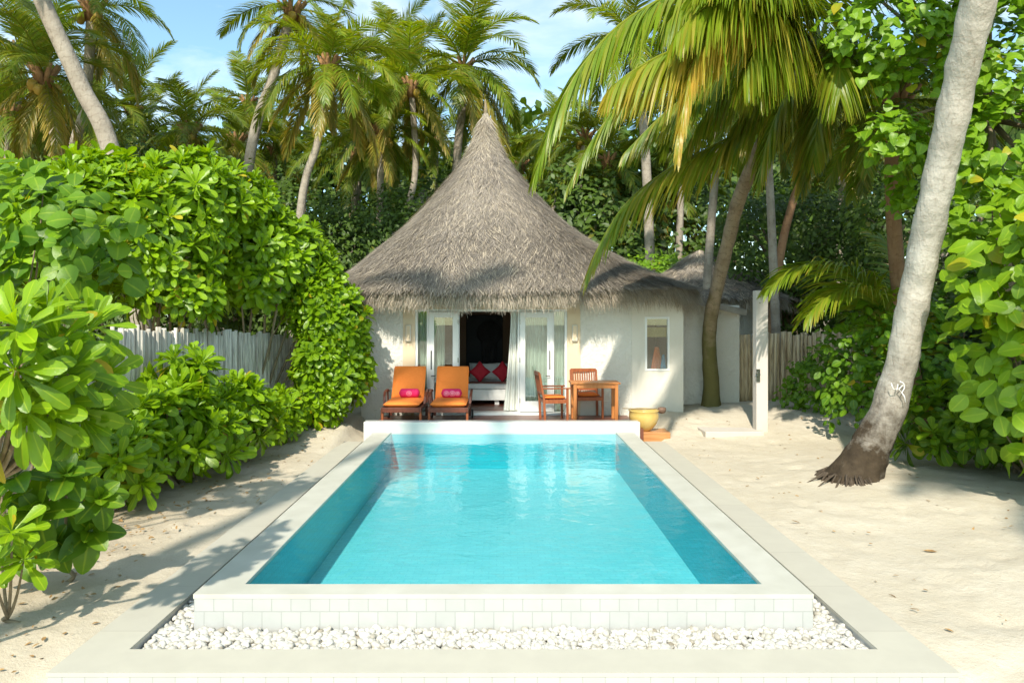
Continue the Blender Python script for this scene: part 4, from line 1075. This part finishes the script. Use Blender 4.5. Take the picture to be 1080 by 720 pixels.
def trunk_obj(parent, pts, radii, mat, n=14, steps=40, flare=None, name='trunk', rough=.0):
    sp = spline(pts, steps); rr = np.interp(np.linspace(0,1,steps+1), np.linspace(0,1,len(radii)), radii)
    mb = MB(); mb.tube(sp, list(rr), n, cap=True); V = np.array(mb.v)
    s = 0; C = []; z0 = sp[0].z
    H = max(.1, sp[-1].z-z0)
    for i, p in enumerate(sp):
        if i: s += (p-sp[i-1]).length
        for k in range(n): C.append((s/20, (p.z-z0)/H if H else 0, 1))
    if rough:
        cen = np.repeat(np.array([tuple(p) for p in sp]), n, 0); dv = V-cen
        w = np.array([1+rough*(noise.noise((v[0]*3, v[1]*3, v[2]*3))+.5*noise.noise((v[0]*9, v[1]*9, v[2]*9))) for v in V]); V = cen+dv*w[:,None]
        if flare:
            for i in range(len(V)):
                zz = V[i,2]-z0; f = math.exp(-max(0,zz)/flare[0]); an = math.atan2(dv[i,1], dv[i,0])
                V[i] = cen[i]+(V[i]-cen[i])*(1+f*flare[1]*(.5+.5*math.sin(an*5+1)+.3*math.sin(an*9)))
    return mesh_np(name, V, mb.f, mat, parent, np.array(C))
def palm(label, pts, crown_r, n, r0, r1, mat='palm_trunk_grey', yellow=.3, old=.12, seed=0, low=True, group=PG, coco=5, minE=-70, maxE=90):
    rd = random.Random(seed+11)
    if seed < 50 and seed != 1: crown_r *= .74 if seed != 9 else .84
    t = thing('coconut_palm', label, 'palm tree', pts[0], group)
    r0 *= .78; r1 *= .78; trunk_obj(t, pts, [r0, r1*1.1, r1, r1], mat)
    top = Vector(pts[-1]); Eall = [85,65,42,18,-8,-40,-68]
    sc = crown_r/3.2
    for i in range(n):
        f = (i+.5)/n; e = 88-150*f**1.0; e = max(min(e, maxE), minE); e0 = min(Eall, key=lambda q: abs(q-e))
        kind = 'n' if rd.random() > yellow else 'y'
        if e0 <= -40 and rd.random() < old*3: kind = 'o'
        o = bpy.data.objects.new('frond', lib(e0, kind, rd.randrange(3))); col.objects.link(o); o.parent = t
        o.location = top-Vector(pts[0])+Vector((0,0,.05)); o.rotation_euler = (rd.uniform(-.15,.15), rd.uniform(-.12,.12), i*2.399+rd.uniform(-.25,.25))
        s = sc*rd.uniform(.85, 1.12)*(.75 if e0 == -68 else 1); o.scale = (s, s, s)
    # crown heart: fibrous leaf bases
    mb = MB(); c = top
    for i in range(9):
        a = i*2.4; mb.tube([c+Vector((math.cos(a)*r1*.6, math.sin(a)*r1*.6, -.35)), c+Vector((math.cos(a)*r1*1.5, math.sin(a)*r1*1.5, .05)), c+Vector((math.cos(a)*r1*3, math.sin(a)*r1*3, .3))], [.09,.07,.04], 6)
    mb.build('leaf_bases', 'fibre', t, smooth=True)
    for i in range(coco):
        a = i*1.9+seed; mb = MB(); rr = .13
        cc = c+Vector((math.cos(a)*(r1+.16), math.sin(a)*(r1+.16), -.25-.12*(i % 2)))
        mb.lathe([(.001,-rr*1.15),(rr*.6,-rr*.9),(rr,-.1*rr),(rr*.8,rr*.7),(.001,rr*1.1)], cc.x, cc.y, cc.z, 10); mb.build('coconut', 'green_coconut', t, smooth=True)
    return t
def base(px, py, Y): x, y, z = P(px, py, Y); return (x, y, 0)
palm('palm with thick pale trunk leaning left out of the picture top left', [(P(165,0,15)[0],15,0), P(122,180,15), P(85,90,15), P(44,0,14.8), P(0,-110,14.6), P(-60,-260,14.4)], 3.4, 20, .27, .20, 'palm_trunk_grey', seed=1)
palm('slim palm with curved pale trunk whose crown fills the sky gap top left', [(P(70,0,21)[0],21,0), P(75,185,21), P(90,110,21), P(97,10,21)], 2.9, 20, .24, .17, seed=2)
palm('dark palm at the left edge with round crown and hanging brown fibres', [(P(66,0,18)[0],18,0), P(62,185,18), P(55,130,18), P(46,82,18)], 2.7, 24, .2, .15, yellow=.15, old=.3, seed=3)
palm('small palm with upright fan crown behind the hedge, low in the left sky', [(P(203,0,25)[0],25,0), P(202,190,25), P(200,140,25)], 2.8, 20, .22, .17, seed=4, yellow=.3)
palm('yellowing palm with leaning trunk at the top, left of the roof peak', [(P(240,0,22)[0],22,0), P(263,170,22), P(290,75,22), P(308,12,22)], 2.7, 22, .26, .18, yellow=.75, old=.3, seed=5)
palm('bright palm with drooping yellow-green fronds directly left of the thatched roof', [(P(300,0,19)[0],19,0), P(318,215,19), P(335,150,19), P(347,72,19)], 2.6, 28, .17, .12, yellow=.7, old=.35, seed=6)
palm('shaded palm with straight thin trunk between the bright palm and the roof', [(P(400,0,24)[0],24,0), P(400,270,24), P(401,200,24), P(402,140,24)], 2.5, 20, .17, .14, yellow=.3, old=.2, seed=7)
palm('palm with a curved trunk touching the left slope of the thatched roof', [(P(405,0,24)[0],24,0), P(425,245,24), P(438,180,24), P(434,92,24)], 2.9, 22, .2, .13, yellow=.5, seed=8)
palm('tall palm with round crown directly above the thatched roof peak', [(P(470,0,27)[0],27,0), P(482,170,27), P(487,120,27), P(489,72,27)], 3.7, 28, .24, .18, yellow=.45, old=.25, seed=9)
palm('distant palm in the sky gap just right of the roof peak', [(P(600,0,30)[0],30,0), P(610,200,30), P(618,145,30)], 3.1, 20, .24, .18, yellow=.1, seed=10)
palm('high palm with feathery crown at the top right of the roof peak', [(P(690,0,24)[0],24,0), P(680,150,24), P(664,40,24)], 3.1, 22, .24, .18, yellow=.35, seed=11)
palm('palm on a slim pale trunk behind the mossy one, beside the annex', [(P(742,0,19)[0],19,0), P(746,300,19), P(753,200,19), P(762,90,19)], 3.0, 20, .17, .13, yellow=.3, seed=12)
palm('palm with slim upright grey trunk right of the distant thatched hut', [(P(822,0,18)[0],18,0), P(816,290,18), P(812,200,18), P(806,90,18)], 2.6, 20, .15, .12, yellow=.3, seed=13)
palm('palm with reddish trunk leaning right beside the slim grey one', [(P(805,0,18.6)[0],18.6,0), P(822,275,18.6), P(842,190,18.6), P(862,90,18.6)], 2.6, 20, .15, .12, 'palm_trunk_red', yellow=.3, seed=14)
palm('palm with red-brown trunk and orange leaf stalks behind the leaning palm', [(P(978,0,13)[0],13,0), P(974,455,13), P(950,320,13), P(941,190,13), P(945,110,13)], 2.4, 20, .2, .16, 'palm_trunk_red', yellow=.3, old=.4, seed=15, minE=-10)
for i, (px, py, Y, lb) in enumerate(((140,120,30,'far palm crown seen between the two leaning trunks at left'), (262,110,31,'far palm crown under the yellowing palm'), (550,60,36,'far palm crown low behind the roof right slope'),
        (10,120,26,'far dark palm crown at the very left edge'), (380,90,30,'far palm crown behind the bright drooping palm'), (585,150,34,'far palm crown right behind the thatched slope'), (720,120,28,'far palm crown behind the big hanging fronds'), (890,130,24,'far palm crown behind the heart-leaved tree'), (1000,90,22,'far palm crown at the top right behind the leaning trunk'),
        (95,135,28,'far palm crown right of the dark palm, low behind the hedge'),(155,150,32,'far palm crown just left of the small fan-crowned palm'),(250,150,28,'far palm crown low behind the hedge, right of the small fan-crowned palm'),(375,165,29,'far palm crown low between the bright palm and the curved trunk'),
        (460,150,32,'far palm crown touching the left edge of the roof peak'),(640,170,28,'far palm crown low behind the roof right slope, nearest the hanging fronds'),(415,60,33,'far palm crown between the bright palm and the tall one above the peak'),(290,160,33,'far palm crown low right under the yellowing palm'),(700,190,30,'far palm crown above the low grey hut'),(20,55,27,'far palm crown high at the left edge of the picture'))):
    c = P(px, py, Y)
    if i == 2: c = P(px, 175, Y)
    palm(lb, [(c[0]-.3,c[1],0), (c[0]-.1,c[1],c[2]*.6), c], 3.4, 18, .2, .16, yellow=.1, seed=30+i, coco=0)

for (lb, c, rr, sd, nf) in (('palm standing behind the viewpoint, shading the villa doors', (-3.9,-.2,15.5), 1.95, 51, 17), ('palm behind the viewpoint on the right, shading the sand by the leaning palm', (6.3,-1.2,10.0), 3.2, 53, 24)):
    palm(lb, [(c[0]-1.2,c[1]-.5,0), (c[0]-.8,c[1],c[2]*.5), c], rr, nf, .24, .16, seed=sd, coco=0)
# big leaning palm on the right
bp = thing('coconut_palm', 'large palm with pale ringed trunk leaning right out of the sand, nearest of all', 'palm tree', (4.9,10.2,0), PG)
pts = [P(893,525,10.2), P(905,497,10.2), P(925,458,10.15), P(944,410,10.1), P(958,345,9.9), P(971,280,9.7), P(986,210,9.4), P(1003,130,9.1), P(1018,60,8.8), P(1032,-5,8.5), P(1046,-90,8.2), P(1060,-320,7.9), P(1066,-680,7.8)]
trunk_obj(bp, pts, [.40,.31,.225,.20,.19,.188,.188,.188,.188,.185,.17,.15], 'palm_trunk_pale', n=40, steps=110, rough=.15, flare=(.20,.42))
mb = MB()
for k in range(150):
    a = random.uniform(0, 6.2832); c = Vector(P(896,520,10.2)); g_ = .09
    rs = .40 if math.cos(a) < 0 else .36
    s_ = Vector((c.x+math.cos(a)*rs*.80, c.y+math.sin(a)*rs*.85, g_+random.uniform(.04,.16)))
    ln = random.uniform(.03,.15)*(2.0 if random.random() < .12 else 1)
    a2 = a+random.uniform(-.5,.5)
    e_ = Vector((c.x+math.cos(a)*rs*1.05+math.cos(a2)*ln, c.y+math.sin(a)*rs*1.05+math.sin(a2)*ln, g_-.05))
    rr_0 = random.uniform(.008,.020)
    mb.tube([s_, s_.lerp(e_,.5)+Vector((0,0,.01)), e_], [rr_0, rr_0*.8, rr_0*.4], 5)
mb.build('roots', 'root_bark', bp, smooth=True)
# pale daubed marks on the bark
mb = MB()
def daub(cp, r=.007):
    mb.tube([P(x, y, 9.83) for x, y in cp], r, 6)
daub([(940,404),(942,410),(946,411),(947,405)]); daub([(949,402),(953,404),(954,409),(951,414),(948,410),(952,406)]); daub([(951,414),(954,418),(955,424)]); 
o = mb.build('paint_mark', 'white_paint', bp, smooth=True)
top = Vector(pts[-1])
for i in range(20):
    f = (i+.5)/20; e = 80-105*f; e0 = min([85,65,42,18,-8,-40], key=lambda q: abs(q-e))
    o = bpy.data.objects.new('frond', lib(e0, 'n', i % 3)); col.objects.link(o); o.parent = bp; o.location = top-Vector(bp.location); o.rotation_euler = (0,0,i*2.399)

# overhanging palm with the big arching fronds (mossy trunk)
mp = thing('coconut_palm', 'palm with mossy trunk by the annex whose big fronds hang over the villa roof', 'palm tree', (4.62,16.2,.28), PG)
crown = P(862,52,12.6)
tp = [P(750,438,16.2), P(750,405,16.2), P(748,350,16.1), P(757,300,15.9), P(768,255,15.6), P(781,205,15.1), P(815,130,14.0), crown]
trunk_obj(mp, tp, [.22,.165,.145,.14,.14,.14,.14,.14], 'palm_trunk_moss', n=24, steps=80, rough=.10, flare=(.25,.35))
def cf(path, Lm, mat='palm_leaf_bright', **kw):
    pts_ = [tuple(crown)] if kw.pop('fromcrown', True) else []
    pts_ += [P(*p) for p in path]; pth = [tuple(v) for v in spline(pts_, 26)]
    kw.setdefault('start', .2); kw['nleaf'] = int(kw['nleaf']*1.9); kw['hang0'] = .6; kw['width'] *= .78; kw['rise'] = .3
    me = frond_mesh('frond', np.array(pth)-np.array(mp.location), Lm, mat, r0=.04, **kw)
    o = bpy.data.objects.new('frond', me); col.objects.link(o); o.parent = mp; return o
cf([(800,-8,11.6),(730,-12,11),(665,18,10.5),(620,62,10.1),(588,115,9.9),(566,180,9.8)], 1.35, hang=1.1, nleaf=95, age=.06, tint=.6, width=.05, seed=1, spread=.45)
cf([(820,8,11.4),(765,18,10.6),(728,44,10.0),(690,62,9.7),(660,80,9.5),(646,92,9.4)], 1.65, hang=1.5, nleaf=80, age=.45, tint=.8, width=.055, seed=2, spread=.22, agespread=.3, fwd=.3)
cf([(815,20,11.0),(765,25,10.2),(735,60,9.7),(722,110,9.5),(716,160,9.4)], 1.1, hang=1.3, nleaf=60, age=.75, tint=.95, width=.05, seed=3, spread=.28)
cf([(840,30,11.6),(800,4,10.6),(765,0,10.0),(735,14,9.6),(715,35,9.4)], 1.5, hang=1.4, nleaf=75, age=.18, tint=.75, width=.055, seed=4, spread=.35, fwd=.35)
cf([(835,90,14.10),(795,130,13.80),(745,158,13.50),(700,182,13.30),(660,215,13.10),(634,255,13.00),(620,288,12.90)], 1.4, hang=1.2, nleaf=85, age=.22, tint=.5, width=.05, seed=5, spread=.55, agespread=.25)
cf([(850,20,11.8),(835,-8,10.9),(800,-20,10.2),(760,-22,9.7),(735,-10,9.5)], 1.3, hang=.9, nleaf=70, age=.05, tint=.7, width=.055, seed=6, spread=.5)
cf([(820,50,13.90),(780,60,13.30),(740,90,12.90),(700,120,12.70),(660,160,12.60)], 1.25, hang=1.3, nleaf=80, age=.12, tint=.4, width=.05, seed=7, spread=.45)
cf([(850,70,13.50),(830,100,12.90),(812,140,12.60),(800,190,12.50)], 1.2, hang=1.3, nleaf=70, age=.25, tint=.5, width=.05, seed=8, spread=.5)
cf([(868,45,12.0),(880,40,11.2),(885,60,10.7),(886,100,10.5)], 1.4, hang=1.4, nleaf=70, age=.1, tint=.45, width=.05, seed=9, spread=.6)
cf([(845,40,11.9),(825,35,11.0),(800,50,10.3),(785,80,10.1)], 1.5, hang=1.5, nleaf=75, age=.15, tint=.6, width=.055, seed=10, spread=.5)
cf([(880,50,13.2),(900,70,13.6),(905,110,13.8),(900,160,13.9)], 1.2, hang=1.2, nleaf=60, age=.15, tint=.4, width=.05, seed=11, spread=.5)
cf([(860,10,13.2),(840,-20,13.8),(800,0,14.4),(770,50,14.8),(750,110,15)], 1.3, hang=1.1, nleaf=70, age=.1, tint=.4, width=.05, seed=12, spread=.6)
cf([(800,30,13.80),(740,40,13.40),(680,80,13.00),(630,140,12.80),(600,195,12.70)], 1.15, hang=1.1, nleaf=85, age=.06, tint=.5, width=.05, seed=13, spread=.55)
cf([(880,0,12.4),(900,-30,12),(930,-30,11.6),(955,0,11.4)], 1.2, hang=1.0, nleaf=60, age=.1, tint=.5, width=.05, seed=14, spread=.6)
cf([(850,100,13.80),(850,150,13.70),(845,200,13.60)], .9, hang=1.0, nleaf=50, age=.4, tint=.4, width=.05, seed=15, spread=.7)
cf([(855,40,12.0),(835,30,11.2),(812,52,10.7),(800,95,10.5)], 1.35, hang=1.6, nleaf=75, age=.12, tint=.65, width=.05, seed=16, spread=.5)
cf([(872,70,13.20),(868,95,12.80),(862,135,12.60),(858,165,12.50)], 1.15, hang=1.4, nleaf=65, age=.18, tint=.5, width=.05, seed=17, spread=.6)
cf([(840,80,14.00),(810,95,13.80),(780,125,13.70),(755,165,13.60)], 1.2, hang=1.5, nleaf=80, age=.2, tint=.45, width=.05, seed=18, spread=.55)
cf([(830,60,13.90),(785,85,13.50),(745,120,13.30),(722,160,13.20)], 1.2, hang=1.5, nleaf=80, age=.14, tint=.55, width=.05, seed=19, spread=.5)
cf([(850,5,11.9),(815,-25,11.3),(775,-30,10.9),(730,-5,10.6),(700,30,10.4)], 1.45, hang=1.5, nleaf=85, age=.08, tint=.7, width=.05, seed=20, spread=.5)
# young low palm in front of the stick fence
yp = thing('young_palm', 'young stemless palm with arching fronds over the low bush by the stick fence', 'palm tree', P(945,420,14)[:2]+(.1,))
def yf(path, Lm, **kw):
    pth = [tuple(v) for v in spline([P(*p) for p in path], 24)]
    me = frond_mesh('frond', np.array(pth)-np.array(yp.location), Lm, 'palm_leaf_bright', r0=.025, **kw)
    o = bpy.data.objects.new('frond', me); col.objects.link(o); o.parent = yp
yf([(945,425,14),(940,350,13.8),(910,300,13.5),(872,281,13.2),(838,284,13.0),(812,303,12.9)], 1.25, hang=.9, nleaf=95, age=.05, tint=.55, width=.04, seed=21, spread=.5, start=.3)
yf([(946,425,14),(945,370,13.7),(930,325,13.3),(900,305,13),(870,315,12.8),(850,335,12.7)], 1.15, hang=.9, nleaf=90, age=.08, tint=.7, width=.04, seed=22, spread=.6, start=.3)
yf([(947,425,14),(950,360,14.1),(955,300,14.3),(940,260,14.6),(915,245,14.8)], .9, hang=.6, nleaf=60, age=.05, tint=.4, width=.04, seed=23, start=.3)
yf([(947,425,14),(960,380,13.6),(965,345,13.2),(950,345,12.9),(930,365,12.8)], .8, hang=.8, nleaf=55, age=.1, tint=.6, width=.04, seed=24, start=.3)
mb = MB()
b0 = Vector(yp.location)
for a in range(7): mb.tube([b0+Vector((math.cos(a)*.12, math.sin(a)*.12,-.1)), b0+Vector((math.cos(a)*.05, math.sin(a)*.05,.5))], [.06,.03], 7)
mb.build('stalk_bases', 'fibre', yp, smooth=True)

# ------------------------------------------------------------------ far huts and woods
def far_hut(label, apex, r, zb, n):
    t = thing('thatched_hut', label, 'hut', (apex[0], apex[1], 0))
    H = apex[2]-zb
    pf = [(apex[2],.03),(apex[2]-.12*H,.10*r),(apex[2]-.35*H,.27*r),(apex[2]-.6*H,.5*r),(apex[2]-.8*H,.73*r),(zb,r)]
    thatch_roof(t, apex[0], apex[1], pf, lambda th: np.ones_like(th), n, n//3, .4, wid=.035)
    mb = MB(); mb.lathe([(r*.8,-.1),(r*.8,zb)], apex[0], apex[1], 0, 20); mb.build('wall', 'rough_stucco', t)
far_hut('low grey thatched hut seen between the palm trunks right of the villa', P(738,264,21), 2.5, 2.85, 14000)
far_hut('thatched hut behind the villa with only its pointed tip showing left of the roof', P(447,200,27), 3.5, 3.0, 6000)
far_hut('broad dark thatched roof partly hidden behind the slim trunks by the stick fence', P(792,284,24), 2.6, 2.9, 9000)
FG = 'dark broadleaf trees behind the villa'
specs = [(-9.5,20,4.6,2.8,'leftmost dark broadleaf tree behind the hedge'),(-6.2,21.5,4.2,2.6,'dark broadleaf tree behind the hedge and pale leaning trunk'),(-12.5,24,5,3.5,'far left broadleaf tree behind the dark palm'),
 (-3.4,23.5,4.3,2.6,'shaded broadleaf tree left of the thatched roof'),(-1.5,28,5.5,3,'broadleaf tree behind the left slope of the roof'),(2.5,27,5.4,3,'broadleaf tree behind the right slope of the roof'),
 (5.6,23.5,4.1,2.0,'sunlit broadleaf tree above the low grey hut'),(8.2,21.5,4.2,2.6,'broadleaf tree behind the slim twin trunks'),(11.3,19,4.6,3.0,'dark broadleaf tree behind the stick fence'),(13,15.5,4.8,3.0,'dark broadleaf tree behind the heart-leaved tree'),
 (-6,30,6,4,'far broadleaf tree behind the bright palm'),(7,31,6,4,'far broadleaf tree right of the villa'),(14,27,6.5,4,'far broadleaf tree behind the right palms'),(-14,32,6.5,4.5,'farthest broadleaf tree on the left'),(10.0,14.2,3.2,1.9,'round broadleaf tree shading the bushes on the right')]
for i, (x, y, h, r, lb) in enumerate(specs):
    if i in (0,1,3,4,5,7,8,11,12): h *= 1.45
    if i in (2,10,13): h *= 1.15
    bl = [(x,y,h*.55,r*.8,r*.7,h*.45)]
    for k in range(6):
        a = k*1.05+i; bl.append((x+math.cos(a)*r*.6, y+math.sin(a)*r*.5, h*(.35+.5*random.random()), r*.5, r*.5, h*.24))
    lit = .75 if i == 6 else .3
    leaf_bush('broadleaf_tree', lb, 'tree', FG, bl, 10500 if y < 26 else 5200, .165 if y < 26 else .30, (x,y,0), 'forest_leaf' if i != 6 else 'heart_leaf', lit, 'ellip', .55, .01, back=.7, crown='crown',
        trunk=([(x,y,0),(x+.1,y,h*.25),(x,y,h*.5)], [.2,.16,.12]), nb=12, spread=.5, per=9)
# far wood closing the horizon
def wood():
    bl = []
    for k in range(46):
        a = -1.15+2.3*k/45; d = 44+random.uniform(-3,3); bl.append((math.sin(a)*d, math.cos(a)*d, 5.0, 4.2, 3.5, random.uniform(6,8.5)))
    p, d = blob_points(bl, 36000, zmin=-.4, back=.6, jit=(.5,1.1)); N = len(p)
    V, Fc, C = leaf_geo(p, unit(rng.normal(size=(N,3))+np.array([[0,0,-.3]])), unit(d+rng.normal(0,.5,(N,3))+np.array([[0,-.3,.4]])), rng.uniform(.5,1.0,N), rng.uniform(.3,.6,N), rng.uniform(0,.3,N), rng.uniform(0,.3,N), rng.uniform(0,.7,N), np.zeros(N), 'ellip')
    tag(mesh_np('distant_wood', V, Fc, 'forest_leaf', None, C), 'dense dark wood closing the view far behind the villa', 'wood', kind='stuff')
wood()

# litter of dry leaves on the sand
def litter():
    N = 900; x = np.where(rng.random(N) < .72, rng.normal(-4.0,.55,N), rng.uniform(3.2,8,N)); y = rng.uniform(4.6,15,N)
    k = (np.abs(x) > 3.0); x = x[k]; y = y[k]; N = len(x); z = gz(x,y)+.012
    d = unit(np.stack([rng.normal(size=N), rng.normal(size=N), rng.normal(0,.1,N)],1)); nr = np.tile([[0,0,1.]],(N,1))+rng.normal(0,.25,(N,3))
    L = rng.uniform(.02,.07,N)*np.where(rng.random(N) < .06, 1.8, 1)
    V, Fc, C = leaf_geo(np.stack([x,y,z],1), d, nr, L, L*.45, rng.uniform(-.3,.3,N), rng.uniform(0,.5,N), rng.random(N), np.zeros(N), 'ellip')
    tag(mesh_np('leaf_litter', V, Fc, 'dry_leaf', None, C), 'scattered small dry leaves and twigs on the sand', 'leaf litter', kind='stuff')
litter()

# ------------------------------------------------------------------ camera, light, sky
cam = bpy.data.cameras.new('camera'); co = bpy.data.objects.new('camera', cam); col.objects.link(co)
co.location = (0,0,CZ); co.rotation_euler = (R(90),0,0)
cam.sensor_width = 36; cam.lens = 36*F/1080; cam.shift_x = 9/1080; cam.shift_y = -27/1080; cam.clip_end = 2000
scene.camera = co
EL, AZ = 42, 191      # azimuth of the sun clockwise from +Y
sdir = Vector((math.sin(R(AZ))*math.cos(R(EL)), math.cos(R(AZ))*math.cos(R(EL)), math.sin(R(EL))))
sun = bpy.data.lights.new('sun', 'SUN'); sun.energy = 3.9; sun.angle = R(1.2); sun.color = (1.0,.92,.79)
so = bpy.data.objects.new('sun', sun); col.objects.link(so); so.rotation_euler = (-sdir).to_track_quat('-Z','Y').to_euler()
w = bpy.data.worlds.new('World'); scene.world = w; w.use_nodes = True; nt = w.node_tree; nt.nodes.clear()
class WN(NT):
    def __init__(s): s.t = nt
W = WN()
sky = W.n('ShaderNodeTexSky', sky_type='NISHITA'); sky.sun_disc = False; sky.sun_elevation = R(EL); sky.sun_rotation = R(AZ); sky.air_density = 1.0; sky.dust_density = .8; sky.ozone_density = .4
tc = W.n('ShaderNodeTexCoord'); mp_ = W.n('ShaderNodeMapping'); mp_.inputs['Scale'].default_value = (1.0,1.0,2.6); W.l(tc.outputs['Generated'], mp_.inputs[0])
cn = noise_(W, mp_.outputs[0], 3.4, 7, .58, dist=.5)
cf_ = ramp(W, cn, [(.46,(.04,.04,.04)),(.74,(.7,.7,.7))])
sk = mixc(W, 1.0, sky.outputs[0], (.86,1.10,1.06), 'MULTIPLY')
cm = mixc(W, cf_, sk, (6.4,6.6,6.7))
bg = W.n('ShaderNodeBackground'); bg.inputs['Strength'].default_value = .145; W.l(cm, bg.inputs[0])
wo = W.n('ShaderNodeOutputWorld'); W.l(bg.outputs[0], wo.inputs[0])
scene.view_settings.view_transform = 'Standard'; scene.view_settings.look = 'None'; scene.view_settings.exposure = .72; scene.view_settings.gamma = 1
scene.cycles.max_bounces = 8; scene.cycles.transparent_max_bounces = 16; scene.cycles.use_denoising = True
scene.cycles.sample_clamp_indirect = 8
